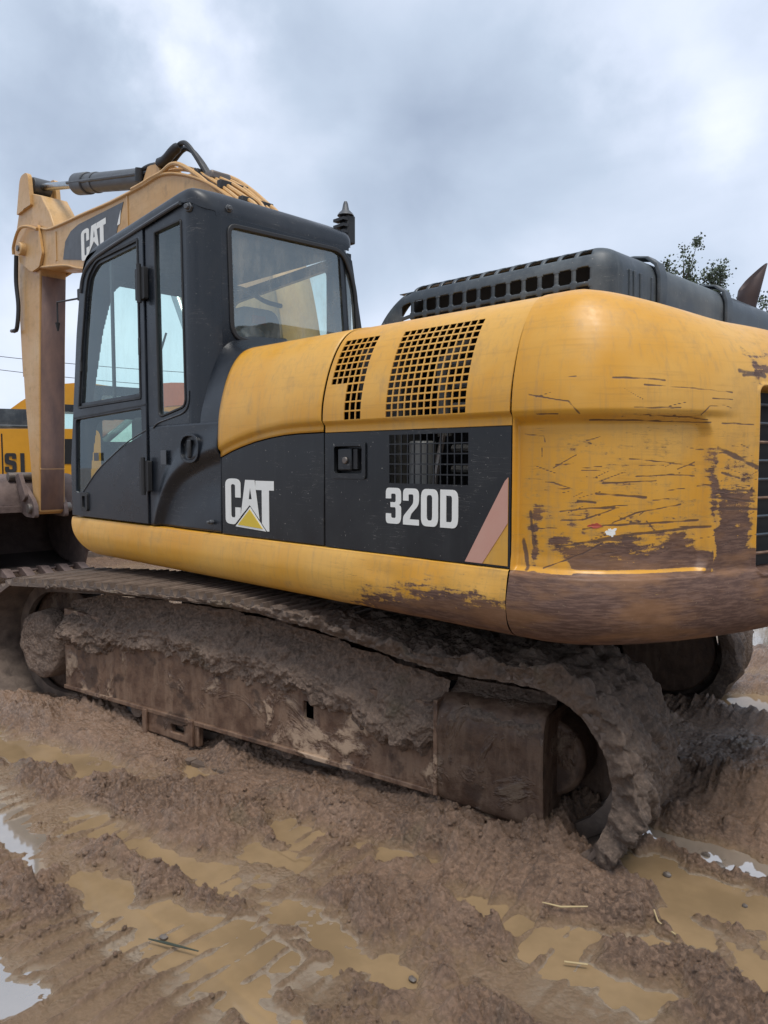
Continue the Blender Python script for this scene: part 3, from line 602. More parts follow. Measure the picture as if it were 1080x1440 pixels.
STRK = [[(0.348, 1.893), (0.531, 1.888)], [(0.453, 1.87), (0.824, 1.856)], [(0.725, 1.833), (0.825, 1.831)], [(0.68, 1.776), (0.71, 1.804), (0.775, 1.81), (0.819, 1.802)], [(0.206, 1.897), (0.229, 1.899)],
 [(0.068, 1.845), (0.208, 1.816), (0.243, 1.775)], [(0.097, 1.779), (0.173, 1.777)], [(0.418, 1.796), (0.59, 1.796)], [(0.032, 1.713), (0.112, 1.704), (0.117, 1.683)], [(0.104, 1.663), (0.105, 1.634)],
 [(0.159, 1.608), (0.197, 1.606)], [(0.119, 1.548), (0.152, 1.546), (0.212, 1.527)], [(0.305, 1.509), (0.376, 1.505), (0.489, 1.497)], [(0.241, 1.485), (0.305, 1.479)], [(0.178, 1.448), (0.282, 1.46), (0.389, 1.462)],
 [(0.179, 1.417), (0.26, 1.421), (0.381, 1.462)], [(0.366, 1.412), (0.451, 1.445), (0.63, 1.471)], [(0.261, 1.39), (0.354, 1.403), (0.465, 1.407), (0.709, 1.415)], [(0.491, 1.418), (0.518, 1.389), (0.546, 1.376)],
 [(0.319, 1.355), (0.453, 1.373), (0.56, 1.381), (0.742, 1.394)], [(0.168, 1.327), (0.308, 1.35), (0.453, 1.359)], [(0.448, 1.568), (0.612, 1.572), (0.687, 1.567)], [(0.611, 1.591), (0.686, 1.615)],
 [(0.277, 1.756), (0.728, 1.751)], [(0.481, 1.77), (0.634, 1.768), (0.712, 1.76)], [(0.764, 1.664), (0.833, 1.64), (0.97, 1.595)], [(0.784, 1.578), (0.873, 1.56)], [(0.77, 1.517), (0.953, 1.514)], [(0.755, 1.493), (0.955, 1.475)],
 [(0.779, 1.455), (0.982, 1.447)], [(0.874, 1.936), (1.014, 1.924)], [(0.893, 1.922), (1.014, 1.934)], [(0.777, 1.749), (0.941, 1.748)], [(0.06, 1.443), (0.076, 1.321)], [(0.032, 1.342), (0.057, 1.245)],
 [(0.422, 1.627), (0.686, 1.603)], [(0.327, 1.545), (0.527, 1.553)], [(0.119, 1.25), (0.262, 1.307), (0.331, 1.343)]]
WID = {0: .005, 12: .006, 25: .012, 26: .007, 27: .007, 28: .007, 29: .007, 30: .014, 31: .012, 19: .007, 20: .008, 17: .005, 13: .005, 33: .010, 34: .012}
scr = np.zeros(U.shape); wj = .0016 * perlin(U * 22, ZZ * 22, 7)
for k, st in enumerate(STRK):
    w = WID.get(k, .0036) * .78
    for (a0, b0), (a1, b1) in zip(st[:-1], st[1:]):
        dx, dy = a1 - a0, b1 - b0; t = np.clip(((U - a0) * dx + (ZZ - b0) * dy) / (dx * dx + dy * dy), 0, 1); d = np.hypot(U - a0 - t * dx, (ZZ - b0 - t * dy + wj))
        tap = .72 + .28 * perlin(U * 16 + k, ZZ * 40, 8); scr = np.maximum(scr, np.clip(1.15 - d / w * .6, 0, 1) * tap)
rs_ = np.random.RandomState(11)
for k in range(75):                                     # many short scuffs low on the panel and by the corner
    if k < 45: a0 = rs_.uniform(.06, .72); b0 = rs_.uniform(1.28, 1.62) if rs_.rand() < .8 else rs_.uniform(1.62, 1.9)
    else: a0 = rs_.uniform(.75, .95); b0 = rs_.uniform(1.3, 1.72)
    l = rs_.uniform(.015, .10); an = rs_.normal(.08, .22); w = rs_.uniform(.0012, .0022); dx, dy = l * math.cos(an), l * math.sin(an)
    t = np.clip(((U - a0) * dx + (ZZ - b0) * dy) / (dx * dx + dy * dy), 0, 1); d = np.hypot(U - a0 - t * dx, ZZ - b0 - t * dy + wj); scr = np.maximum(scr, np.clip(1.1 - d / w * .6, 0, 1) * .8)
def blob(u0, u1, z0, z1, f=.05, r=.04): return sstep(f, -f, rr_sdf(U, ZZ, u0, u1, z0, z1, r))
wear = .05 + sstep(1.242, 1.228, ZZ) * (.80 + .16 * fbm(U * .5, ZZ, 9, 4, 201) + .12 * sstep(.3, .9, U) - .10 * sstep(1.08, 1.2, ZZ))
wz = .035 * fbm(U, ZZ, 9, 3, 44); ZS = ZZ; ZZ = ZZ + wz; U_ = U; U = U + .02 * fbm(U_, ZS, 14, 2, 47)
wear = np.maximum(wear, .84 * sstep(.03, -.03, rr_sdf(U, ZZ - .07 * (U - .45), .22, .745, 1.10, 1.315, .03)))
wear = np.maximum(wear, .55 * blob(.12, .74, 1.25, 1.37, .05)); wear = np.maximum(wear, .36 * blob(.05, .72, 1.30, 1.50, .10)); wear = np.maximum(wear, .58 * blob(.055, .11, 1.20, 1.50, .04))
wear = np.maximum(wear, .90 * blob(.762, .865, 1.10, 1.42, .035, .05)); wear = np.maximum(wear, .86 * blob(.74, 2.6, 1.0, 1.295, .05)); wear = np.maximum(wear, .56 * blob(.755, .97, 1.25, 1.55, .07)); wear = np.maximum(wear, .42 * blob(.75, .98, 1.4, 1.68, .08))
wear = np.maximum(wear, .5 * blob(.715, .78, 1.40, 1.68, .03)); wear = np.maximum(wear, .5 * blob(.93, 1.2, 1.90, 1.99, .03)); wear = np.maximum(wear, .30 * blob(.3, .74, 1.745, 1.785, .02)); wear = np.maximum(wear, .35 * blob(.9, 1.6, 1.95, 2.10, .06))
wear = np.maximum(wear, .30 * blob(.0, 1.1, 1.25, 1.75, .05)); ZZ = ZS; U = U_
wear = wear * (1 - .9 * sstep(1.256, 1.248, ZZ) * sstep(1.238, 1.242, ZZ) * sstep(.735, .71, U))
um = np.minimum(U, LT - U); ZD = ZZ - .074 * sstep(.25, 1.10, um) * sstep(1.90, 2.22, ZZ)
co_ = np.stack([X, Yv, ZD], -1).reshape(-1, 3); nu, nv = U.shape; i = np.arange(nu * nv).reshape(nu, nv)
q = np.stack([i[:-1, :-1], i[1:, :-1], i[1:, 1:], i[:-1, 1:]], -1).reshape(-1, 4)
me = bpy.data.meshes.new('counterweight'); cwc = np.array([-1.2, 3.54, 1.6]); me.vertices.add(len(co_)); me.vertices.foreach_set('co', (co_ - cwc).reshape(-1).astype(np.float32))
me.loops.add(q.size); me.loops.foreach_set('vertex_index', q.reshape(-1).astype(np.int32)); me.polygons.add(len(q)); me.polygons.foreach_set('loop_start', (np.arange(len(q)) * 4).astype(np.int32)); me.polygons.foreach_set('loop_total', np.full(len(q), 4, np.int32)); me.update(calc_edges=True)
me.polygons.foreach_set('use_smooth', np.ones(len(q), bool))
for k, a in (('wear', wear), ('scratch', scr)): at = me.attributes.new(k, 'FLOAT', 'POINT'); at.data.foreach_set('value', a.reshape(-1).astype(np.float32))
me.materials.append(YEL); CW = bpy.data.objects.new('counterweight', me); COL.objects.link(CW); CW.parent = EX; ORG[CW.name] = Vector(cwc); CW.location = Vector(cwc) - ORG[EX.name]
build('counterweight_top', MB().plate([(-1.55, 2.75), (-1.62, 2.75), (-1.62, 4.33), (-1.55, 4.33), (-1.52, 2.92), (-1.52, 2.92)][:4], [], XYp, 2.2535, 2.2575), YEL, CW)
build('base_plate', MB().box((-1.56, 2.34, 1.0), (-1.30, 4.72, 1.02)), DARK, CW)
build('inner_end', MB().plate([(2.24, 1.03), (2.24, 1.90), (2.30, 2.04), (2.42, 2.17), (4.6, 2.17), (4.84, 1.9), (4.84, 1.03)], [], YZp, -1.550, -1.545), DARK, CW)
# grille in the rear slot and patches of old paint
g_ = MB()
gb = build('rear_grille', MB().grid(lambda u, z: (float(np.interp(u, FL, fx_)) - .055, float(np.interp(u, FL, fy_)) + .03, z), lin(.985, 2.33, 18), [1.23, 1.87]), DARK, CW)
for k in range(9):
    z = 1.28 + k * .068; m_b = MB().tube([(float(np.interp(u, FL, fx_)) - .035, float(np.interp(u, FL, fy_)) + .02, z) for u in lin(.985, 2.33, 16)], .006, 6)
    build('grille_bar', m_b, HOODM if k % 3 else FRAME, CW)
def patch(cu, cz, ru, rz, m, nm, sd):
    pts = []
    for k in range(26):
        a = 2 * math.pi * k / 26; r_ = .72 + .55 * float(perlin(math.cos(a) * 2.3 + sd, math.sin(a) * 2.3, sd)); pts.append((cu + ru * r_ * math.cos(a), cz + rz * r_ * math.sin(a)))
    def f(u, z, t): 
        xx = float(np.interp(u, FL, fx_)); yy = float(np.interp(u, FL, fy_)); tx = float(np.interp(u + .01, FL, fx_) - np.interp(u - .01, FL, fx_)); ty = float(np.interp(u + .01, FL, fy_) - np.interp(u - .01, FL, fy_)); l = math.hypot(tx, ty)
        return (xx + ty / l * t, yy - tx / l * t, z)
    build(nm, MB().plate(pts, [], f, -.0285, -.0265), m, CW, smooth=0)
patch(.305, 1.402, .036, .011, mat('red_smear', (.42, .07, .04), .5), 'paint_smear', 3); patch(.362, 1.380, .026, .018, WHITE, 'paint_chip', 5)

# --- black engine hood with slots
hp = [(-3.03, 2.95)] + [(x, 2.95) for x in []] 
HZ = 2.548
hprof = catmull([(0, 2.16), (0, 2.30), (0, 2.40), (.002, 2.445), (.010, 2.478), (.026, 2.508), (.055, 2.530), (.10, 2.543), (.16, 2.548)], 4)
hpl = np.concatenate([[0], np.cumsum([math.dist(hprof[i], hprof[i + 1]) for i in range(len(hprof) - 1)])])
hpath = [(-3.02 + k * .01, 2.95) for k in range(0, 131)] + [(-1.72 + .12 * math.sin(R(a)), 3.07 - .12 * math.cos(R(a))) for a in range(6, 91, 6)] + [(-1.60, 3.07 + .03 * k) for k in range(1, 70)]
HL = np.concatenate([[0], np.cumsum([math.dist(hpath[i], hpath[i + 1]) for i in range(len(hpath) - 1)])]); hx = np.array([p[0] for p in hpath]); hy = np.array([p[1] for p in hpath])
def hood(u, v):
    i_ = float(np.interp(v, hpl, [p[0] for p in hprof])); z = float(np.interp(v, hpl, [p[1] for p in hprof]))
    x = float(np.interp(u, HL, hx)); y = float(np.interp(u, HL, hy)); tx = float(np.interp(u + .004, HL, hx) - np.interp(u - .004, HL, hx)); ty = float(np.interp(u + .004, HL, hy) - np.interp(u - .004, HL, hy)); l = math.hypot(tx, ty)
    k = 1.0
    if x < -2.68: k = math.sqrt(max(0.0, 1 - ((-2.68 - x) / .345) ** 2))
    z = 2.16 + (z - 2.16) * k
    return (x - ty / l * i_, y + tx / l * i_, z)
n_sl = 13; su0, su1 = -2.79 + 3.02, -1.69 + 3.02
slx = cuts(su0, su1, n_sl, .020); vz = lambda z: float(np.interp(z, [p[1] for p in hprof], hpl))
rows = [(vz(2.25), vz(2.368)), (vz(2.386), vz(2.450)), (vz(2.500), vz(2.5415))]
uu = sorted(set([0, HL[-1]] + [q for h in slx for q in h] + [q + d for h in slx for q, d in ((h[0], .006), (h[1], -.006))] + list(np.linspace(HL[130], HL[145], 14)) + lin(0, su0 - .02, 10) + lin(HL[146], HL[-1], 16)))
vv = sorted(set([float(q) for q in hpl] + [q for r_ in rows for q in r_] + [q + d for r_ in rows[:2] for q, d in ((r_[0], .006), (r_[1], -.006))]))
def skh(u, v):
    for a, b in slx:
        if a < u < b:
            for k_, (c, d) in enumerate(rows):
                if c < v < d:
                    if k_ < 2 and (u < a + .006 or u > b - .006) and (v < c + .006 or v > d - .006): return False
                    return True
    return False
mb = MB().grid(hood, uu, vv, skh); HD = build('engine_hood', mb, HOODM, EX, solid=.008, smooth=50)
mb = MB().plate([(-2.95, 3.10), (-1.755, 3.10), (-1.755, 5.1), (-2.95, 5.1)], [], XYp, 2.540, 2.5435); build('hood_lid', mb, HOODM, HD)
build('hood_floor', MB().box((-2.95, 3.10, 2.26), (-1.75, 4.8, 2.30)), DARK, HD); build('hood_lining', MB().box((-2.9, 3.14, 2.26), (-1.80, 3.16, 2.5)), DARK, HD)
for yy in (3.42, 4.22):                                  # bands over the rear edge
    pts = [(-1.592, 2.17), (-1.588, 2.40), (-1.590, 2.46), (-1.605, 2.515), (-1.65, 2.552), (-1.72, 2.565), (-1.95, 2.568)]
    mb = MB()
    for a, b in zip(pts[:-1], pts[1:]):
        pass
    mb.grid(lambda u, v: (pts[int(u)][0] + (.0 if v in (0, 3) else .010), yy + (-.045, -.035, .035, .045)[int(v)], pts[int(u)][1] + (.0 if v in (0, 3) else .008)), list(range(len(pts))), [0, 1, 2, 3])
    build('hood_strap', mb, HOODM, HD, solid=.004)
for yy in (3.12, 3.16, 3.22, 3.33): build('hood_rib', MB().box((-1.603, yy, 2.17), (-1.590, yy + .016, 2.45)), HOODM, HD, bevel=.004)
build('hood_foot', MB().box((-1.60, 3.34, 2.262), (-1.50, 3.62, 2.285)), RUB, HD, bevel=.004)
# exhaust with a scarfed end
mb = MB(); na = 24; ec = Vector((-1.715, 4.86, 0)); rx = Vector((.71, .70, 0))
for i_, (z, rr, sh_) in enumerate(((2.40, .056, -.01), (2.55, .056, -.01), (2.60, .058, 0), (0, .068, .018))):
    for k in range(na):
        a = 2 * math.pi * k / na; d_ = Vector((math.cos(a), math.sin(a), 0)); u_ = d_.dot(rx); zz = z if z else 2.64 + .085 * (u_ + 1) * 1.0; mb.v.append(tuple(ec + d_ * rr + rx * (sh_ + (.02 * max(0, u_) if not z else 0)) + Vector((0, 0, zz))))
for i_ in range(3):
    for k in range(na): mb.f.append((i_ * na + k, i_ * na + (k + 1) % na, (i_ + 1) * na + (k + 1) % na, (i_ + 1) * na + k))
build('exhaust_pipe', mb, mat('rusty_pipe', (.045, .036, .04), .6, .5, var=.8, var_col=(.09, .055, .045)), EX, solid=.006)

# --- CAB
side_out = [(-5.198, 1.246), (-5.198, 1.60), (-5.125, 2.04), (-5.055, 2.46), (-4.992, 2.72), (-4.945, 2.835), (-4.87, 2.905), (-4.72, 2.950), (-4.33, 2.978), (-4.128, 2.984)]
door_out = side_out + [(-4.128, 1.246)]
wh = rp([(-5.055, 1.968, .02), (-4.975, 2.405), (-4.905, 2.70), (-4.862, 2.815, .05), (-4.735, 2.893, .05), (-4.182, 2.912, .015), (-4.182, 1.985, .01)], 4)
lh = rp([(-5.128, 1.398, .03), (-5.10, 1.895, .02), (-4.185, 1.928, .02), (-4.185, 1.770, .01), (-4.36, 1.728, .0), (-4.586, 1.656), (-4.80, 1.56), (-5.016, 1.419, .03)], 4)
CAB = build('cab', MB().plate(rp([(-4.985, 1.25), (-4.985, 1.30), (-3.66, 1.30), (-3.66, 1.25)]), [], XZp, 2.24, 3.34), DARK, EX)
DOOR = build('cab_door', MB().plate(door_out[::-1], [wh, lh], XZp, Y0 - .016, Y0 + .030), CABM, CAB, bevel=.006)
build('window_seal', MB().ring(wh, offs(wh, .014), XZp, Y0 - .021, Y0 - .004), RUB, DOOR, bevel=.003)
whi = offs(wh, .014); build('window_frame', MB().ring(whi, offs(wh, .034), XZp, Y0 - .010, Y0 + .012), CABM, DOOR, bevel=.003)
build('window_pane', MB().sheet(offs(wh, .008), XZp, Y0 + .002), GLASS, DOOR, smooth=0)
build('lower_pane', MB().sheet(offs(lh, -.004), XZp, Y0 + .000), GLASSD, DOOR, smooth=0)
build('window_slider', MB().box((-4.600, Y0 + .008, 1.975), (-4.575, Y0 + .022, 2.905)), RUB, DOOR)
build('window_latch', MB().box((-5.005, Y0 - .022, 2.21), (-4.985, Y0 - .005, 2.29)), RUB, DOOR, bevel=.004)
build('window_catch', MB().box((-4.20, Y0 - .022, 2.24), (-4.178, Y0 + .0, 2.34)), RUB, DOOR, bevel=.004)
build('door_trim', MB().plate([(-5.128, 1.905), (-4.135, 1.945), (-4.135, 1.952), (-5.128, 1.912)], [], XZp, Y0 - .020, Y0 - .014), RUB, DOOR)
cl = catmull([(-5.02, 1.405), (-4.80, 1.548), (-4.586, 1.645), (-4.36, 1.735), (-4.13, 1.80), (-4.05, 1.825)], 5)
build('trim_line', MB().tube([(x, Y0 - .017, z) for x, z in cl[:-5]], .004, 6), GREY, DOOR)
for hz in ((2.55, 2.73), (1.44, 1.62)):
    hb = build('hinge', MB().plate(rrect(-4.182, hz[0], -4.075, hz[1], .008), [], XZp, Y0 - .040, Y0 - .014), RUB, DOOR, bevel=.005)
    build('hinge_pin', MB().tube([(-4.125, Y0 - .045, hz[0] - .02), (-4.125, Y0 - .045, hz[1] + .02)], .014, 10), RUB, hb)
build('door_handle', MB().plate(rrect(-5.03, 1.285, -4.93, 1.41, .02), [rrect(-5.005, 1.305, -4.955, 1.385, .012)], XZp, Y0 - .030, Y0 - .012), RUB, DOOR, bevel=.004)
build('door_sticker', MB().box((-4.83, Y0 - .0185, 1.62), (-4.765, Y0 - .016, 1.672)), GREY, DOOR)
# fixed side panel behind the door
sp_out = [(-4.118, 1.82), (-4.118, 2.984), (-3.665, 3.010), (-3.665, 1.82)]
sh = rp([(-4.000, 1.862, .05), (-4.012, 2.915, .02), (-3.712, 2.922, .02), (-3.695, 1.915, .05)], 5)
SPN = build('side_pillar_panel', MB().plate(sp_out[::-1], [sh], XZp, Y0 - .006, Y0 + .03), CABM, CAB, bevel=.003)
build('window_seal', MB().ring(sh, offs(sh, .012), XZp, Y0 - .012, Y0 + .002), RUB, SPN, bevel=.003)
build('window_pane', MB().sheet(offs(sh, .008), XZp, Y0 + .004), GLASS, SPN, smooth=0)
build('trim_line', MB().tube([(x, Y0 - .010, z) for x, z in catmull([(-4.06, 1.81), (-4.0, 1.838), (-3.85, 1.862), (-3.72, 1.886), (-3.672, 1.93), (-3.665, 2.0)], 4)], .004, 6), GREY, SPN)
# lower side panel with the swept step
swp = catmull([(-4.06, 1.235), (-3.99, 1.34), (-3.93, 1.43), (-3.84, 1.51), (-3.72, 1.573), (-3.55, 1.625), (-3.36, 1.665)], 6); sx = [p[0] for p in swp]; sz = [p[1] for p in swp]
def lowside(u, v):
    e_ = float(np.interp(u, sx, sz)) - v; k = float(sstep(-.03, .045, e_)); fl = float(sstep(-4.118, -4.0, u))
    return (u, Y0 - .004 - .016 * float(sstep(-.16, -.02, e_)) * (1 - k) * fl + .030 * k * float(sstep(.40, .12, e_) * .6 + .4) * fl * (1 if u < -3.38 else .2), v)
build('lower_side_panel', MB().grid(lowside, lin(-4.118, -3.378, 60), lin(1.244, 1.822, 50)), CABM, CAB, solid=.006)
ring_ = [(-3.638 + .105 * math.cos(2 * math.pi * k / 24), 1.688 + .088 * math.sin(2 * math.pi * k / 24)) for k in range(24)]
ring_ = [(-3.638 + .097 * math.copysign(abs(math.cos(2 * math.pi * k / 28)) ** .8, math.cos(2 * math.pi * k / 28)), 1.688 + .080 * math.copysign(abs(math.sin(2 * math.pi * k / 28)) ** .8, math.sin(2 * math.pi * k / 28))) for k in range(28)]
HC = build('lock_cup', MB().plate(ring_, [offs(ring_, .014)], XZp, Y0 - .032, Y0 - .01), CABM, CAB, bevel=.004)
build('cup_back', MB().plate(offs(ring_, .010), [], XZp, Y0 - .014, Y0 - .008), BLK, HC); build('pull_handle', MB().box((-3.655, Y0 - .034, 1.635), (-3.625, Y0 - .014, 1.735)), RUB, HC, bevel=.008)
build('side_sticker', MB().box((-3.955, Y0 - .0235, 1.60), (-3.895, Y0 - .0215, 1.68)), GREY, CAB)
# corner pillar and rear wall
def corner(u, v):
    a = R(90 * u); z = 1.80 + v * (3.0 - .06 * u * u - 1.80); return (-3.672 + .130 * math.sin(a), 2.330 - .130 * math.cos(a) - .006 * (1 - u), z)
mb = MB().grid(corner, lin(0, 1, 14), lin(0, 1, 6)); build('corner_pillar', mb, CABM, CAB, smooth=60); mb = MB().grid(lambda u, v: (-3.672 + .130 * math.sin(R(90 * u)), 3.27 + .13 * math.cos(R(90 * u)) - (.09 * v), 1.8 + v * 1.135), lin(0, 1, 8), lin(0, 1, 4)); build('corner_pillar', mb, CABM, CAB, smooth=60)
rw = rp([(2.392, 2.285, .09), (2.378, 2.893, .05), (3.205, 2.915, .08), (3.312, 2.72, .10), (3.345, 2.285, .07)], 6)
rear_out = [(2.330, 1.9), (2.330, 2.935), (3.20, 2.935), (3.29, 2.87), (3.375, 2.45), (3.385, 1.9)]
RW = build('rear_wall', MB().plate(rear_out, [rw], YZp, -3.585, -3.542), CABM, CAB, bevel=.002)
build('window_seal', MB().ring(offs(rw, -.012), offs(rw, .014), YZp, -3.545, -3.532), RUB, RW, bevel=.005)
build('window_pane', MB().sheet(offs(rw, .01), YZp, -3.552), GLASSR, RW, smooth=0)
# fairing between cab and cowl
def fair(u, v):
    y, z = SH(v) if v > 0 else (Y0, 1.745 + v); x = -3.56 + u * (-3.376 + 3.56); k = (1 - u)
    return (x, y - .006 + .02 * k * float(sstep(1.8, 2.1, z)), z + .0 + .08 * k * k * float(sstep(1.95, 2.2, z)))
build('cab_fairing', MB().grid(fair, lin(0, 1, 8), lin(.07, VT * .8, 26)), CABM, CAB, smooth=60)
# roof
rp_ = catmull([(-4.965, 2.80), (-4.93, 2.885), (-4.86, 2.945), (-4.70, 2.990), (-4.30, 3.030), (-3.90, 3.066), (-3.70, 3.080), (-3.62, 3.070), (-3.568, 3.030), (-3.546, 2.970), (-3.543, 2.925)], 5)
def roof(u, v):
    x, z = rp_[int(u)]; k = int(v); e0 = 0.0
    if x > -3.672: e0 = .13 - math.sqrt(max(0, .13 ** 2 - min(.13, x + 3.672) ** 2))
    ys = [0, 0, .004, .014, .034, .075, .18]; dz = [-.085, -.05, -.026, -.013, -.004, 0, .004]; far_ = 3.33
    zz = z
    if k < 7: y = Y0 - .012 + e0 + ys[k]; dd = dz[k]
    else: kk = 13 - k; y = far_ - e0 * .6 - ys[kk]; dd = dz[kk]
    damp = float(sstep(2.925, 3.06, z)); return (x, y, z + dd * damp + .004 * math.sin(y * 3))
build('roof', MB().grid(roof, list(range(len(rp_))), list(range(14))), CABM, CAB, smooth=60)
gut = [(x, Y0 - .020, z - .082) for x, z in rp_ if x < -3.69]; build('rain_gutter', MB().tube(gut, .011, 8), GREY, CAB)
for p, r_ in (((-3.640, 2.200, 2.965), .026), ((-3.55, 2.385, 2.980), .022), ((-3.47, 2.20, 1.295), .014)):
    d_ = Vector((.3, -1, 0)).normalized() if p[0] < -3.6 else Vector((1, -.25, 0)).normalized()
    if p[2] < 2: d_ = Vector((0, -1, 0))
    bb = MB().tube([Vector(p) - d_ * .03, Vector(p) + d_ * .014], r_, 6); bb.tube([Vector(p) + d_ * .014, Vector(p) + d_ * .030], r_ * .6, 8); build('bolt', bb, GREY, CAB, bevel=.003)
# front and right-hand walls, interior
fz = lambda z: float(np.interp(z, [1.24, 1.60, 2.04, 2.46, 2.72, 2.835, 2.9], [-5.19, -5.19, -5.12, -5.05, -4.99, -4.94, -4.88]))
F3 = lambda a, b, t: (fz(b) + t, a, b)
def fsub(poly):                                          # densify so that plates bend with the cab front
    o = []
    for i in range(len(poly)):
        a, b = poly[i], poly[(i + 1) % len(poly)]; n = max(1, int(math.dist(a, b) / .12)); o += [(a[0] + (b[0] - a[0]) * k / n, a[1] + (b[1] - a[1]) * k / n) for k in range(n)]
    return o
ws = rp([(2.30, 1.985, .04), (2.35, 2.50), (2.40, 2.78, .10), (2.50, 2.85, .08), (3.02, 2.84, .10), (3.12, 1.985, .04)], 5); wl = rp([(2.30, 1.47, .04), (2.34, 1.90, .05), (2.78, 1.93, .04), (2.78, 1.78, .03), (2.54, 1.74, .04)], 4)
def inpoly(x, y, P):
    c = False; n = len(P)
    for k in range(n):
        (x0, y0), (x1, y1) = P[k], P[(k + 1) % n]
        if (y0 > y) != (y1 > y) and x < (x1 - x0) * (y - y0) / (y1 - y0) + x0: c = not c
    return c
mb = MB().grid(lambda a, b: F3(a, b, .018), lin(2.235, 3.33, 200), lin(1.25, 2.93, 300), lambda a, b: inpoly(a, b, ws) or inpoly(a, b, wl)); FW = build('cab_front', mb, RUB, CAB, smooth=60, solid=.03)
build('window_pane', MB().sheet(fsub(ws), F3, .012), GLASSF, FW, smooth=60); build('lower_pane', MB().sheet(fsub(wl), F3, .012), GLASSF, FW, smooth=60)
rwl = rp([(-4.98, 1.95, .05), (-4.90, 2.80, .08), (-3.80, 2.86, .05), (-3.80, 1.95, .05)], 4)
mb = MB().plate([(-5.1, 1.30), (-5.08, 2.04), (-4.99, 2.55), (-4.90, 2.88), (-3.60, 2.93), (-3.60, 1.30)], [rwl], XZp, 3.30, 3.335); FR = build('cab_right_wall', mb, CABM, CAB)
build('window_pane', MB().sheet(offs(rwl, .004), XZp, 3.31), GLASSF, FR, smooth=0)
build('headliner', MB().box((-4.85, 2.25, 2.915), (-3.62, 3.28, 2.925)), SEAT, CAB)
ST = build('seat', MB().box((-4.42, 2.46, 1.66), (-3.92, 2.98, 1.82)), SEAT, CAB, bevel=.05, bseg=4)
build('backrest', MB().plate(rp([(2.47, 1.80, .06), (2.50, 2.36, .14), (2.94, 2.36, .14), (2.97, 1.80, .06)], 5), [], YZp, -3.99, -3.87), SEAT, ST, bevel=.03, bseg=3)
build('headrest', MB().plate(rp([(2.60, 2.34, .05), (2.62, 2.545, .08), (2.93, 2.545, .08), (2.95, 2.34, .05)], 5), [], YZp, -3.93, -3.83), GREY, ST, bevel=.025, bseg=3)
build('seat_base', MB().box((-4.36, 2.52, 1.30), (-4.0, 2.92, 1.66)), DARK, ST); build('seat_label', MB().box((-3.829, 2.73, 2.45), (-3.826, 2.83, 2.50)), LABEL, ST)
for yy in (2.36, 3.02): build('armrest_console', MB().box((-4.68, yy, 1.62), (-4.15, yy + .13, 1.90)), SEAT, CAB, bevel=.03); build('joystick', MB().tube([(-4.62, yy + .06, 1.90), (-4.64, yy + .06, 2.02), (-4.63, yy + .06, 2.07)], [.010, .012, .024], 10), RUB, CAB)
build('sun_visor', MB().plate(rp([(-4.72, 2.92, .01), (-4.66, 2.70, .10), (-4.50, 2.63, .10), (-4.30, 2.92, .01)], 4), [], XZp, 2.92, 2.94), SEAT, CAB)
build('cable', MB().tube(catmull([(-4.45, 2.80, 2.88), (-4.25, 2.82, 2.76), (-4.05, 2.83, 2.70), (-3.85, 2.84, 2.60), (-3.70, 2.85, 2.55)], 5), .014, 8), RUB, CAB)
build('wiper', MB().tube([(fz(2.02) - .02, 2.70, 2.0), (fz(2.5) - .02, 2.85, 2.55)], .008, 6), RUB, CAB)
HR = MB().tube(catmull([(-5.30, 2.33, 1.26), (-5.33, 2.33, 1.40), (-5.345, 2.33, 2.0), (-5.30, 2.34, 2.70), (-5.22, 2.40, 2.80)], 6), .016, 10); build('grab_rail', HR, RUB, EX)
mb = MB().tube([(-5.30, 2.335, 2.76), (-5.72, 2.335, 2.79), (-5.72, 2.335, 2.62)], .007, 6); MA = build('mirror_arm', mb, RUB, EX); build('mirror_clamp', MB().box((-5.32, 2.31, 2.74), (-5.24, 2.37, 2.82)), RUB, MA, bevel=.006); build('arm_tip', MB().tube([(-5.72, 2.335, 2.64), (-5.72, 2.335, 2.58)], [.02, .006], 8), RUB, MA)
# horn / beacon beyond the cab roof
mb = MB().box((-3.74, 3.36, 3.02), (-3.66, 3.43, 3.20)); BE = build('work_lamp_bracket', mb, RUB, EX, bevel=.008)
for z in (3.08, 3.12, 3.16): build('bracket_fin', MB().box((-3.76, 3.325, z), (-3.66, 3.37, z + .018)), RUB, BE)
build('antenna_base', MB().tube([(-3.70, 3.38, 3.20), (-3.70, 3.38, 3.215), (-3.70, 3.38, 3.235), (-3.70, 3.38, 3.275), (-3.70, 3.38, 3.29)], [.055, .045, .024, .016, .010], 12), GREY, BE)

# --- BOOM
BY0, BY1 = 3.56, 3.89
btop = catmull([(-9.46, 4.34), (-9.15, 4.30), (-8.82, 4.225), (-7.98, 4.195), (-7.41, 4.170), (-6.75, 4.165), (-6.35, 4.175), (-6.0, 4.09), (-5.62, 3.93), (-5.26, 3.71), (-4.93, 3.44), (-4.71, 3.04), (-4.56, 2.45), (-4.50, 1.95)], 5)
bbot = catmull([(-4.68, 1.72), (-5.02, 2.25), (-5.45, 2.72), (-5.95, 3.04), (-6.50, 3.26), (-7.2, 3.48), (-8.10, 3.68), (-8.46, 3.775), (-9.10, 3.87), (-9.40, 3.93)], 5)
prof2 = [tuple(p) for p in btop] + [(-4.40, 1.74), (-4.50, 1.62)] + [tuple(p) for p in bbot] + [(-9.62, 4.05), (-9.62, 4.22)]
BM = build('boom', MB().plate(prof2, [], XZp, BY0, BY1), YELB, EX, bevel=.006, attrs=None)
fl = MB(); tp_ = [tuple(p) for p in btop[4:]]
fl.grid(lambda u, v: (tp_[int(u)][0], (BY0 - .018, BY1 + .018)[int(v)], tp_[int(u)][1] + .012), list(range(len(tp_))), [0, 1]); build('top_flange', fl, YELB, BM, solid=.022)
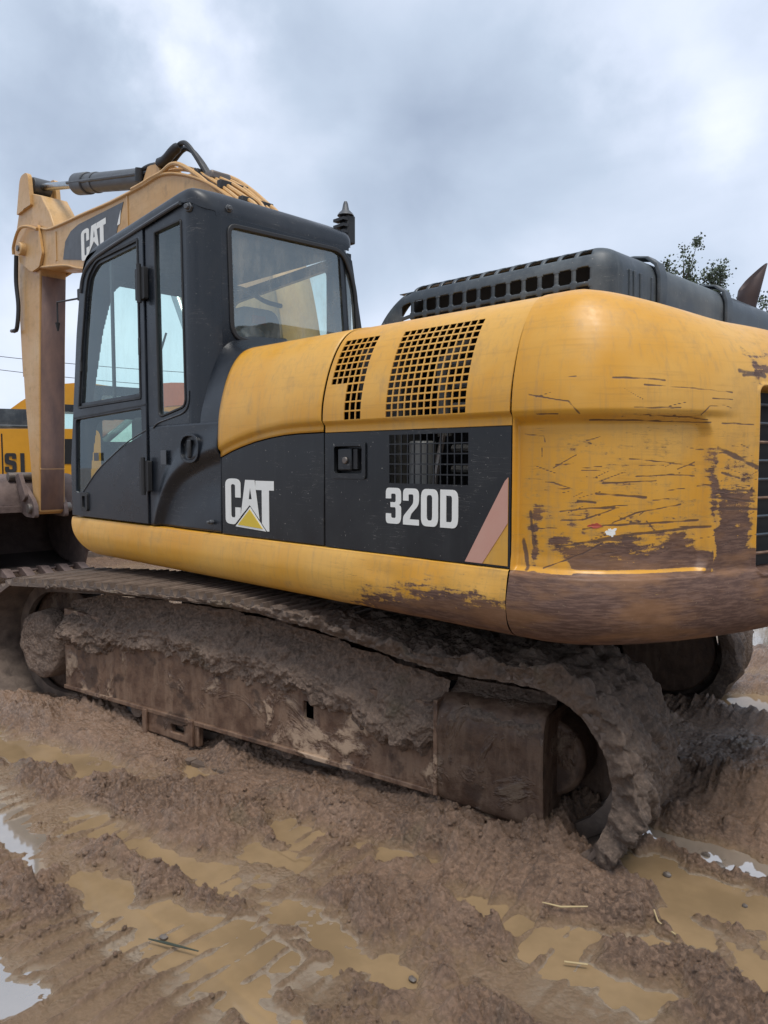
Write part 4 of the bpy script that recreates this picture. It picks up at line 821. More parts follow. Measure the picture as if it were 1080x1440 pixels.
bt_ = [tuple(p) for p in bbot[:-3]]
build('bottom_flange', MB().grid(lambda u, v: (bt_[int(u)][0], (BY0 - .018, BY1 + .018)[int(v)], bt_[int(u)][1] - .010), list(range(len(bt_))), [0, 1]), YELB, BM, solid=.022)
dec = [(-8.52, 3.84), (-8.45, 4.02), (-8.30, 4.10), (-8.10, 4.13), (-7.08, 4.125), (-7.22, 3.90), (-7.35, 3.62), (-8.06, 3.75)]
build('boom_decal', MB().plate(dec, [], XZp, BY0 - .004, BY0 - .001), GREY, BM, smooth=0)
bfx = lambda u, v: (-8.04 + u * .58, 3.70 + v * .34 + u * .03)
letters(CATG, bfx, BY0 - .007, WHITE, BM)
build('decal_tip', MB().plate([(-7.22, 3.93), (-7.14, 4.06), (-7.16, 3.93)], [], XZp, BY0 - .006, BY0 - .004), WHITE, BM)
for x in (-8.72, -7.02): build('weld_strip', MB().box((x, BY0 - .008, 3.86 if x < -8 else 3.62), (x + .03, BY0 - .002, 4.18)), YELB, BM)
# cheek plates and pins at the boom nose
ck = rp([(-9.72, 4.02, .05), (-9.72, 4.26, .08), (-9.42, 4.40, .08), (-9.12, 4.34, .03), (-9.02, 4.0, .03), (-9.12, 3.86, .03), (-9.35, 3.84, .05)], 4)
for yy in (BY0 - .035, BY1 + .004): build('nose_plate', MB().plate(ck, [], XZp, yy, yy + .031), YELB, BM, bevel=.006)
PN = build('nose_pin', MB().tube([(-9.55, BY0 - .10, 4.14), (-9.55, BY1 + .08, 4.14)], .075, 20), YELB, BM, bevel=.01); build('pin_cap', MB().tube([(-9.55, BY0 - .12, 4.14), (-9.55, BY0 - .10, 4.14)], .035, 12), STEEL, PN)
build('nose_hose', MB().tube(catmull([(-9.10, BY0 - .05, 4.28), (-9.35, BY0 - .07, 4.36), (-9.55, BY0 - .09, 4.36), (-9.76, BY0 - .08, 4.22), (-9.80, BY0 - .07, 4.12)], 5), .018, 8), YELB, BM)
build('drop_hose', MB().tube(catmull([(-9.74, BY0 - .06, 4.10), (-9.80, BY0 - .05, 3.80), (-9.78, BY0 - .04, 3.50), (-9.82, BY0 - .05, 3.25), (-9.92, BY0 - .05, 3.22)], 6), .026, 8), RUB, BM)
build('hose_end', MB().tube([(-9.90, BY0 - .05, 3.22), (-10.0, BY0 - .05, 3.23)], .022, 10), STEEL, BM)
# stick
so_ = [(-9.62, 4.98), (-9.56, 4.99), (-9.50, 4.80), (-9.12, 4.68), (-8.90, 4.45), (-8.76, 4.22), (-9.14, 4.05), (-9.22, 3.8), (-9.30, 3.0), (-9.40, 1.7), (-9.455, 1.0), (-9.54, .96), (-9.62, 1.03), (-9.66, 1.34), (-9.80, 2.39), (-9.87, 3.2), (-9.93, 3.8), (-10.03, 4.29), (-9.90, 4.46), (-9.72, 4.80)]
SK = build('stick', MB().plate(so_, [], XZp, BY0 + .01, BY1 - .01), YELB, EX, bevel=.012)
bk = [(-9.20, 3.78), (-9.295, 3.0), (-9.395, 1.7), (-9.450, 1.02)]
build('stick_back', MB().grid(lambda u, v: (bk[int(u)][0] + .006, (BY0 + .028, BY1 - .028)[int(v)], bk[int(u)][1]), [0, 1, 2, 3], [0, 1]), STICKM, SK, solid=.008)
build('weld_seam', MB().tube([(-9.408, BY0 + .02, 1.52), (-9.408, BY1 - .02, 1.52)], .010, 6), YELB, SK)
for yy in (BY0 - .02, BY1 - .03): build('top_lug', MB().plate(rp([(-9.80, 4.60, .02), (-9.66, 5.02, .09), (-9.42, 5.02, .09), (-9.36, 4.62, .02)], 4), [], XZp, yy, yy + .05), YELB, SK, bevel=.006)
# arm cylinder
p0 = Vector((-9.50, 3.725, 4.90)); p1 = Vector((-6.62, 3.725, 4.285)); d_ = (p1 - p0).normalized()
CY = build('arm_cylinder', MB().tube([p0 + d_ * 1.18, p0 + d_ * 2.98], .098, 24), GREY, EX, bevel=.01)
build('rod', MB().tube([p0 + d_ * .08, p0 + d_ * 1.2], .044, 16), CHROME, CY); build('rod_eye', MB().tube([(-9.50, 3.62, 4.90), (-9.50, 3.83, 4.90)], .095, 20), GREY, CY, bevel=.01)
build('gland', MB().tube([p0 + d_ * 1.06, p0 + d_ * 1.34], .115, 24), GREY, CY, bevel=.01); build('gland_ring', MB().tube([p0 + d_ * 1.50, p0 + d_ * 1.56], .106, 24), GREY, CY, bevel=.004)
build('end_cap', MB().tube([p0 + d_ * 2.92, p0 + d_ * 3.14], [.112, .09], 20), YELB, CY, bevel=.01)
build('supply_tube', MB().tube([p0 + d_ * 1.0 + Vector((0, -.10, -.01)), p0 + d_ * 2.9 + Vector((0, -.10, .02))], .018, 8), GREY, CY)
for yy in (3.60, 3.82): build('cylinder_bracket', MB().plate([(-6.85, 4.16), (-6.68, 4.36), (-6.52, 4.36), (-6.38, 4.16)], [], XZp, yy, yy + .03), YELB, BM, bevel=.004)
# hoses from the cylinder over the boom and down its back
def hose(pts, r, m, par, nm='hydraulic_hose'): return build(nm, MB().tube(catmull(pts, 6), r, 8), m, par)
hose([(-6.84, 3.62, 4.28), (-6.82, 3.62, 4.36), (-6.68, 3.62, 4.37), (-6.42, 3.62, 4.34), (-6.20, 3.62, 4.40), (-6.05, 3.62, 4.40), (-5.90, 3.62, 4.27), (-5.72, 3.63, 4.05)], .022, RUB, BM)
hose([(-6.78, 3.70, 4.30), (-6.74, 3.70, 4.36), (-6.46, 3.70, 4.34), (-6.22, 3.70, 4.41), (-6.08, 3.70, 4.37), (-5.92, 3.70, 4.23), (-5.76, 3.70, 4.05)], .024, RUB, BM)
build('hose_wrap', MB().tube(catmull([(-6.52, 3.62, 4.35), (-6.38, 3.62, 4.345), (-6.24, 3.62, 4.385), (-6.12, 3.62, 4.40)], 4), [.026] + [.045] * 10 + [.030] * 2, 10), RUB, BM)
build('tube_block', MB().box((-5.80, 3.60, 3.98), (-5.60, 3.80, 4.06)), STEEL, BM, bevel=.02)
build('cylinder_fitting', MB().tube([(-6.84, 3.60, 4.26), (-6.82, 3.60, 4.38)], .045, 10), RUB, CY)
bt2 = [tuple(p) for p in btop]
def ontop(x0, x1, dz, n=7):
    xs = [p[0] for p in bt2]; zs = [p[1] for p in bt2]; return [(x, float(np.interp(x, xs, zs)) + dz) for x in lin(x0, x1, n)]
for k, yy in enumerate((3.60, 3.65, 3.70, 3.75, 3.80, 3.85)):
    x0 = (-6.9, -6.2, -6.1, -6.0, -6.2, -6.6)[k]; pts = [(x, yy + .01 * math.sin(x * 3 + k), z + .015 * math.sin(x * 5 + k)) for x, z in ontop(x0, -5.02, .05 + .02 * (k % 3), 9)] + [(-4.88 + .01 * k, yy, 3.38), (-4.79 + .01 * k, yy, 3.05)]
    hose(pts, .017 + .004 * (k % 2), YELB, BM, 'boom_tube')
hose([(x, 3.555, z) for x, z in ontop(-6.9, -6.35, .03, 3)] + [(-6.1, 3.555, 4.22), (-5.75, 3.56, 4.03), (-5.45, 3.57, 3.80), (-5.1, 3.57, 3.50)], .020, YELB, BM, 'boom_tube')
for x in (-5.8, -5.45, -5.15): z_ = ontop(x, x + .01, .05, 1)[0][1]; build('tube_clamp', MB().box((x - .03, 3.57, z_ - .04), (x + .03, 3.88, z_ + .04)), RUB, BM, bevel=.008)
hose([(-5.85, 3.60, 4.12), (-5.65, 3.60, 3.97), (-5.45, 3.58, 3.84), (-5.2, 3.58, 3.62)], .012, RUB, BM)
# boom lift cylinders
for yy in (3.36, 4.02):
    a_, b_ = Vector((-4.75, yy, 1.25)), Vector((-6.05, yy, 3.45)); d_ = (b_ - a_).normalized()
    LC = build('lift_cylinder', MB().tube([a_, a_ + d_ * 1.45], .085, 18), YELB, EX, bevel=.01); build('rod', MB().tube([a_ + d_ * 1.4, b_], .045, 14), CHROME, LC)
# bucket
bo = catmull([(-9.86, 1.02), (-9.92, 1.28), (-10.15, 1.42), (-10.55, 1.40), (-10.90, 1.10), (-11.0, .72), (-10.80, .40), (-10.40, .26), (-9.95, .24), (-9.80, .25)], 5); bo = [tuple(p) for p in bo]
mb = MB().grid(lambda u, v: (bo[int(u)][0], v, bo[int(u)][1]), list(range(len(bo))), lin(3.14, 4.26, 6)); BK = build('bucket', mb, BUCK, EX, solid=.03, smooth=50)
spo = bo + [(-9.78, .30), (-9.72, .42), (-9.66, .52), (-9.70, .62), (-9.78, .70), (-9.80, .95)]
for yy in (3.13, 4.25): build('side_plate', MB().plate(spo, [], XZp, yy, yy + .03), BUCK, BK, bevel=.005)
build('inner_shade', MB().grid(lambda u, v: (bo[int(u)][0] * .995 - .05 + .0, v, bo[int(u)][1] * .97 + .02), list(range(2, len(bo) - 1)), [3.17, 4.23]), BUCKIN, BK, solid=.01)  # added sheet, coloured dark for the shade inside the bucket
build('top_lip', MB().plate(rp([(3.14, .98, .02), (3.14, 1.06, .02), (4.26, 1.06, .02), (4.26, .98, .02)]), [], YZp, -9.90, -9.80), BUCK, BK, bevel=.01)
for k in range(5): y_ = 3.20 + k * .23; build('tooth', MB().plate([(-9.86, .21), (-9.86, .29), (-9.70, .30), (-9.52, .225), (-9.52, .215), (-9.70, .20)], [], XZp, y_, y_ + .10), BUCK, BK, bevel=.006)
for yy in (3.50, 3.86): build('bucket_ear', MB().plate(rp([(-9.40, .93, .06), (-9.44, 1.12, .08), (-9.72, 1.30, .05), (-10.2, 1.45, .03), (-10.2, 1.1, .02), (-9.7, .93, .04)], 4), [], XZp, yy, yy + .05), BUCK, BK, bevel=.008)
build('bucket_pin', MB().tube([(-9.53, 3.46, 1.04), (-9.53, 3.98, 1.04)], .06, 16), STEEL, BK, bevel=.006)
LK = build('bucket_link', MB().plate(rp([(-9.72, 1.10, .05), (-9.92, 1.42, .05), (-9.80, 1.48, .05), (-9.58, 1.18, .05)], 4), [], XZp, 3.46, 3.51), BUCK, EX, bevel=.01); build('link_pin', MB().tube([(-9.98, 3.40, 1.42), (-9.98, 3.95, 1.42)], .055, 14), STEEL, LK)
a_, b_ = Vector((-10.10, 3.725, 3.8)), Vector((-9.98, 3.725, 1.78)); BC = build('bucket_cylinder', MB().tube([a_, a_ + (b_ - a_) * .55], .08, 18), YELB, EX); build('rod', MB().tube([a_ + (b_ - a_) * .5, b_], .04, 12), CHROME, BC)

# ------------------------------------------------------------------ undercarriage
build('slew_ring', MB().tube([(-3.6, 3.54, .78), (-3.6, 3.54, 1.04)], .62, 36), DARK, EX)
mb = MB(); mb.plate([TR(-.75, .5, 0)[:2], TR(.85, .5, 0)[:2], TR(.6, 1.2, 0)[:2], TR(.85, 2.5, 0)[:2], TR(-.75, 2.5, 0)[:2], TR(-.5, 1.2, 0)[:2]], [], XYp, .42, .80); build('carbody', mb, GUARD, EX, bevel=.03)
tpath = catmull([(-1.655, .83), (-.9, .872), (.0, .895), (.5, .875), (.95, .818), (1.35, .762), (1.72, .762)], 8)
tp2 = [tuple(p) for p in tpath] + [(1.735 + .37 * math.sin(R(a)), .395 + .37 * math.cos(R(a))) for a in range(12, 180, 12)] + [(1.73, .03), (1.2, .03), (0, .03), (-1.2, .03), (-1.655, .03)] + [(-1.655 - .40 * math.sin(R(a)), .43 - .40 * math.cos(R(a))) for a in range(12, 180, 12)]
tcl = tp2 + [tp2[0]]; TL = np.concatenate([[0], np.cumsum([math.dist(tcl[i], tcl[i + 1]) for i in range(len(tcl) - 1)])]); TLT = TL[-1]; tsx = np.array([p[0] for p in tcl]); tsz = np.array([p[1] for p in tcl])
def tp(l):
    l = l % TLT; a = (float(np.interp(l, TL, tsx)), float(np.interp(l, TL, tsz))); l2 = (l + .03) % TLT; b = (float(np.interp(l2, TL, tsx)), float(np.interp(l2, TL, tsz)))
    t = (b[0] - a[0], b[1] - a[1]); n = math.hypot(*t); t = (t[0] / n, t[1] / n); return a, t, (-t[1], t[0])         # point, tangent, outward normal
# shoe mesh (local: x along the track, y across, z outward)
sm = MB(); L_ = .182
secs = [(-L_ / 2, 0), (-L_ / 2, .016), (-L_ / 2 + .012, .030), (-L_ / 2 + .020, .050), (-L_ / 2 + .030, .050), (-L_ / 2 + .040, .022), (-.016, .020), (-.008, .046), (.006, .046), (.016, .020), (L_ / 2 - .04, .020), (L_ / 2 - .03, .048), (L_ / 2 - .018, .048), (L_ / 2 - .006, .016), (L_ / 2, .012), (L_ / 2, 0)]
ns = len(secs); sm.add([(x, 0, z) for x, z in secs] + [(x, .6, z) for x, z in secs], [tuple(range(ns)), tuple(range(ns, 2 * ns))[::-1]] + [(k, (k + 1) % ns, ns + (k + 1) % ns, ns + k) for k in range(ns)])
ANG = math.atan2(SN, CA)
def place_shoes(toff, par, md):
    n = 48
    for k in range(n):
        (s_, z_), t, nn = tp(k * TLT / n); o = bpy.data.objects.new('track_shoe', md); COL.objects.link(o); o.parent = par
        P = Vector(TR(s_, toff, z_)); j = random.uniform(-.012, .012)
        ex = Vector((CA * t[0], SN * t[0], t[1])); ey = Vector((-SN, CA, 0)); ez = ex.cross(ey) * 1.0
        ez = Vector((CA * nn[0], SN * nn[0], nn[1]))
        M = Matrix(((ex.x, ey.x, ez.x, P.x), (ex.y, ey.y, ez.y, P.y), (ex.z, ey.z, ez.z, P.z), (0, 0, 0, 1))) @ Matrix.Rotation(j, 4, 'Y')
        o.matrix_local = Matrix.Translation(-ORG[par.name]) @ M
tmp = build('track_shoe', sm, SHOE, None, org=(0, 0, 0)); shoe_md = tmp.data; bpy.data.objects.remove(tmp)
def mud_band(toff, par, fine=True):
    l0, l1 = (0.30 if fine else .3), TL[len(tpath)] + 2.25; nl = 640 if fine else 110
    ll = np.linspace(l0, l1, nl); cs = []                 # cross-section parameter: 0..1 near edge face, 1..2 outer face, 2..3 far edge
    nc = 130 if fine else 30; cc = np.linspace(0, 1, nc); V_ = []
    for a, l in enumerate(ll):
        (s_, z_), t, nn = tp(l); k = (s_ + 1.6) / 3.2; thick = .010 + .050 * float(sstep(-.4, 1.3, s_)); wrap = float(sstep(TL[len(tpath)] - .5, TL[len(tpath)] + .2, l)); thick += .035 * wrap
        V_.append((s_, z_, nn[0], nn[1], thick, wrap))
    V_ = np.array(V_); Lg, Cg = np.meshgrid(ll, cc, indexing='ij'); n_ = billow(Lg, Cg * .75, 5.5, 5, 91); n2 = fbm(Lg, Cg * .75, 14, 3, 95) + .9 * (billow(Lg, Cg * .75, 26, 3, 97) - .3)
    th = V_[:, 4][:, None] * (.55 + 1.35 * n_) + .016 * n2; edge = sstep(0, .10, Cg) * sstep(1.0, .93, Cg)
    t_ = np.where(Cg < .08, -.022 * sstep(0, .05, Cg) * (1 + .6 * n2), (Cg - .08) / .85 * .62 - .02); t_ = np.clip(t_, -.06, .61); t_ = t_ - .02 * n2 * (Cg < .12) + .02 * (n_ - .3) * (Cg < .2)
    o_ = np.where(Cg < .08, -.004 * V_[:, 5][:, None] - .006 - .018 * n_ * (1 - Cg / .08) + (Cg / .08) * (th + .012), th); o_ = np.where(Cg > .95, th * (1 - (Cg - .95) / .05) - .01, o_)
    s = V_[:, 0][:, None] + V_[:, 2][:, None] * o_; z = V_[:, 1][:, None] + V_[:, 3][:, None] * o_
    Xg = -3.35 + s * CA - (t_ + toff) * SN; Yg = 2.075 + s * SN + (t_ + toff) * CA; nu, nv = Xg.shape; i = np.arange(nu * nv).reshape(nu, nv)
    mbb = MB(); mbb.v = np.stack([Xg, Yg, z], -1).reshape(-1, 3).tolist(); mbb.f = [tuple(q) for q in np.stack([i[:-1, :-1], i[1:, :-1], i[1:, 1:], i[:-1, 1:]], -1).reshape(-1, 4).tolist()]
    build('caked_mud', mbb, MUDT, par, smooth=180, kind='stuff', recalc=False)
def make_track(toff, fine):
    mb = MB(); K = 90
    for (t0, t1) in ((.24, .28), (.38, .42)):
        base = len(mb.v)
        for k in range(K):
            (s_, z_), t, nn = tp(k * TLT / K)
            for dn, tt in ((0, t0), (-.07, t0), (-.07, t1), (0, t1)): mb.v.append(TR(s_ + nn[0] * dn, toff + tt, z_ + nn[1] * dn))
        for k in range(K):
            for q_ in range(4): mb.f.append((base + k * 4 + q_, base + k * 4 + (q_ + 1) % 4, base + ((k + 1) % K) * 4 + (q_ + 1) % 4, base + ((k + 1) % K) * 4 + q_))
    base = len(mb.v)  # belt strip added under the shoes, blocks light leaking between them
    for k in range(K):
        (s_, z_), t, nn = tp(k * TLT / K); mb.v.append(TR(s_ + nn[0] * .004, toff + .015, z_ + nn[1] * .004)); mb.v.append(TR(s_ + nn[0] * .004, toff + .585, z_ + nn[1] * .004))
    for k in range(K): mb.f.append((base + 2 * k, base + 2 * k + 1, base + 2 * ((k + 1) % K) + 1, base + 2 * ((k + 1) % K)))
    T_ = build('track', mb, SHOE, EX); place_shoes(toff, T_, shoe_md); mud_band(toff, T_, fine)
    # track frame
    sgn = 1 if toff == 0 else -1; fo = toff + (.12 if sgn > 0 else .48)
    def q(s_, t_, z): return TR(s_, fo + sgn * t_, z)
    f3 = lambda a, b, t: q(a, t, b)
    outl = [(-1.365, .215), (1.31, .175), (1.31, .56), (.6, .58), (-1.365, .70)]
    FRM = build('track_frame', MB().plate(outl, [rrect(.545, .355, .605, .445, .008)], f3, 0, .03), FRAME, EX, bevel=.006)
    build('frame_core', MB().plate([(-1.34, .24), (1.3, .20), (1.3, .58), (-1.34, .60)], [], f3, .16, .30), DARK, FRM); build('frame_lip', MB().plate([(-1.37, .196), (1.31, .156), (1.31, .180), (-1.37, .220)], [], f3, -.016, .10), FRAME, FRM, bevel=.004)
    build('front_end_plate', MB().plate([(.0, .21), (.34, .21), (.34, .70), (.0, .70)], [], lambda a, b, t: q(-1.37 + t, a, b), 0, .02), FRAME, FRM, bevel=.004)
    # mud lying on the frame
    nu, nv = (620, 110) if fine else (120, 26); Ug, Vg = np.meshgrid(np.linspace(-1.36, 1.33, nu), np.linspace(0, 1, nv), indexing='ij')
    zb = np.interp(Ug, [-1.36, -1.1, -.92, -.88, -.3, .35, .50, .75, 1.0, 1.22, 1.33], [.50, .45, .47, .53, .50, .47, .46, .40, .33, .34, .40]) + .05 * perlin(Ug * 4.5, Ug * 0 + 2.3, 5) + .02 * perlin(Ug * 19, Ug * 0, 6)
    ztop = np.interp(Ug, [-1.36, -1.0, 0, .6, 1.33], [.74, .82, .83, .78, .66]); n_ = billow(Ug, Vg * .42, 4.2, 5, 101); n2 = fbm(Ug, Vg * .42, 13, 4, 107) + 1.1 * (billow(Ug, Vg * .42, 24, 3, 111) - .3); n3 = perlin(Ug * 2.2, Vg * 1.2, 109)
    Zg = zb + (ztop - zb) * Vg; prot = .010 + .075 * np.sin(np.clip(Vg * 1.25, 0, 1) * math.pi) * (1 - .3 * Vg) ; tt = -prot * (.5 + .5 * sstep(-.5, .5, n3)) - .085 * (n_ - .22) * sstep(0, .06, Vg) - .016 * n2 + .012 + .05 * sstep(.30, 1.0, Vg)
    tt = np.where(Vg < .02, .02, tt); tt = tt - .03 * np.exp(-((Ug - 1.12) / .14) ** 2 - ((Vg - .12) / .16) ** 2) - .035 * np.exp(-((Ug + 1.12) / .22) ** 2 - ((Vg - .25) / .3) ** 2)
    Zg = Zg - .018 * n2 * (Vg < .3)
    Xg = -3.35 + Ug * CA - (fo + sgn * tt) * SN; Yg = 2.075 + Ug * SN + (fo + sgn * tt) * CA; i = np.arange(nu * nv).reshape(nu, nv)
    mbb = MB(); mbb.v = np.stack([Xg, Yg, Zg], -1).reshape(-1, 3).tolist(); mbb.f = [tuple(w) for w in np.stack([i[:-1, :-1], i[1:, :-1], i[1:, 1:], i[:-1, 1:]], -1).reshape(-1, 4).tolist()]
    build('caked_mud', mbb, MUDF, FRM, smooth=180, kind='stuff', recalc=False)
    # drive guard at the rear
    gp = catmull([(.10, .61), (.015, .60), (-.035, .565), (-.052, .50), (-.050, .40), (-.046, .26), (-.040, .20), (-.02, .178), (.06, .165)], 5); nvg = len(gp)
    def gf(u, v):
        a, z = gp[int(v)]; k = (u - 1.315) / (1.80 - 1.315); z2 = z - .030 * k * float(sstep(.5, .17, z)) + .012 * k * float(sstep(.4, .6, z)); return q(u, a + .006 * float(perlin(u * 9, z * 9, 3)), z2 - .01 * float(z < .21))
    GD = build('drive_guard', MB().grid(gf, lin(1.315, 1.80, 30), list(range(nvg))), GUARD, EX, solid=.012, smooth=60)
    build('guard_end', MB().plate([(-.045, .15), (.0, .13), (.30, .13), (.30, .60), (.02, .60), (-.04, .55)], [], lambda a, b, t: q(t, a, b), 1.785, 1.795), GUARD, GD, bevel=.003); build('guard_seam', MB().plate([(1.305, .18), (1.325, .18), (1.325, .60), (1.305, .60)], [], f3, -.060, .0), FRAME, GD, bevel=.004)
    build('guard_lip', MB().plate([(1.40, .150), (1.80, .122), (1.80, .112), (1.40, .140)], [], f3, -.052, .08), FRAME, GD)
    nu2, nv2 = (90, 40) if fine else (24, 12); Ug, Vg = np.meshgrid(np.linspace(1.33, 1.80, nu2), np.linspace(0, 1, nv2), indexing='ij'); zb = .46 + .05 * perlin(Ug * 7, Ug * 0, 5) - .03 * perlin(Ug * 20, Ug * 0, 15); Zg = zb + (.66 - zb) * Vg
    tt = -.052 + .17 * sstep(.45, 1, Vg) - .035 * billow(Ug, Zg, 8, 4, 120) * sstep(0, .15, Vg) + .008 - .006 * fbm(Ug, Zg, 20, 2, 125)
    Xg = -3.35 + Ug * CA - (fo + sgn * tt) * SN; Yg = 2.075 + Ug * SN + (fo + sgn * tt) * CA; i = np.arange(nu2 * nv2).reshape(nu2, nv2)
    mbb = MB(); mbb.v = np.stack([Xg, Yg, Zg], -1).reshape(-1, 3).tolist(); mbb.f = [tuple(w) for w in np.stack([i[:-1, :-1], i[1:, :-1], i[1:, 1:], i[:-1, 1:]], -1).reshape(-1, 4).tolist()]
    build('caked_mud', mbb, MUDT, GD, smooth=180, kind='stuff', recalc=False)
    # idler with a plug of mud, sprocket, rollers
    def disc(cs_, cz, rad, t0, dome, m, nm, par, sd, amp=.012, nr=26, na=60):
        mb = MB()
        vs = [];
        for a in range(nr + 1):
            for b in range(na):
                r_ = rad * a / nr; an = 2 * math.pi * b / na; rr = r_ * (1 + .05 * float(perlin(math.cos(an) * 2, math.sin(an) * 2, sd)) * (a / nr)); px, pz_ = rr * math.cos(an), rr * math.sin(an)
                h_ = dome * (1 - (a / nr) ** 6) + amp * float(fbm(np.array(px), np.array(pz_), 16, 4, sd)) if a < nr else -.10
                vs.append(q(cs_ + px, t0 - h_, cz + pz_))
        fs = [(a * na + b, a * na + (b + 1) % na, (a + 1) * na + (b + 1) % na, (a + 1) * na + b) for a in range(nr) for b in range(na)]; mb.add(vs, fs); return build(nm, mb, m, par, smooth=80)
    ID = build('idler', MB().tube([q(-1.655, .20, .43), q(-1.655, .34, .43)], .36, 40), GUARD, EX, bevel=.01); disc(-1.655, .43, .225, .02, .03, MUDF, 'mud_plug', ID, 9)
    SPR = build('sprocket', MB().tube([q(1.74, .30, .385), q(1.74, .40, .385)], .30, 40), GUARD, EX, bevel=.01); build('sprocket_hub', MB().tube([q(1.74, .12, .385), q(1.74, .30, .385)], .17, 32), GUARD, SPR, bevel=.02)
    for k in range(14): a = 2 * math.pi * k / 14; build('sprocket_tooth', MB().tube([q(1.74 + .30 * math.cos(a), .20, .385 + .30 * math.sin(a)), q(1.74 + .30 * math.cos(a), .26, .385 + .30 * math.sin(a))], .03, 8), GUARD, SPR)
    for k in range(7):
        s_ = -1.15 + k * .385; RO = build('track_roller', MB().tube([q(s_, .05, .155), q(s_, .09, .155), q(s_, .10, .155), q(s_, .26, .155)], [.052, .065, .085, .085], 20), MUDF, FRM, smooth=30); 
    for s_ in (-.75, .35): build('carrier_roller', MB().tube([q(s_, .08, .76), q(s_, .24, .76)], .07, 18), FRAME, FRM)
    build('track_guide', MB().plate([(-.62, .07), (-.18, .06), (-.18, .20), (-.62, .205)], [rrect(-.40, .105, -.30, .15, .01)], f3, -.010, .03), FRAME, FRM, bevel=.008); build('guide_end', MB().box((0, 0, 0), (.001, .001, .001)), FRAME, FRM) if False else None
    for s_ in (-.62, -.245): build('guide_rib', MB().plate([(s_, .06), (s_ + .035, .06), (s_ + .035, .205), (s_, .205)], [], f3, -.028, -.012), FRAME, FRM, bevel=.005)
make_track(0, True); make_track(2.38, False)

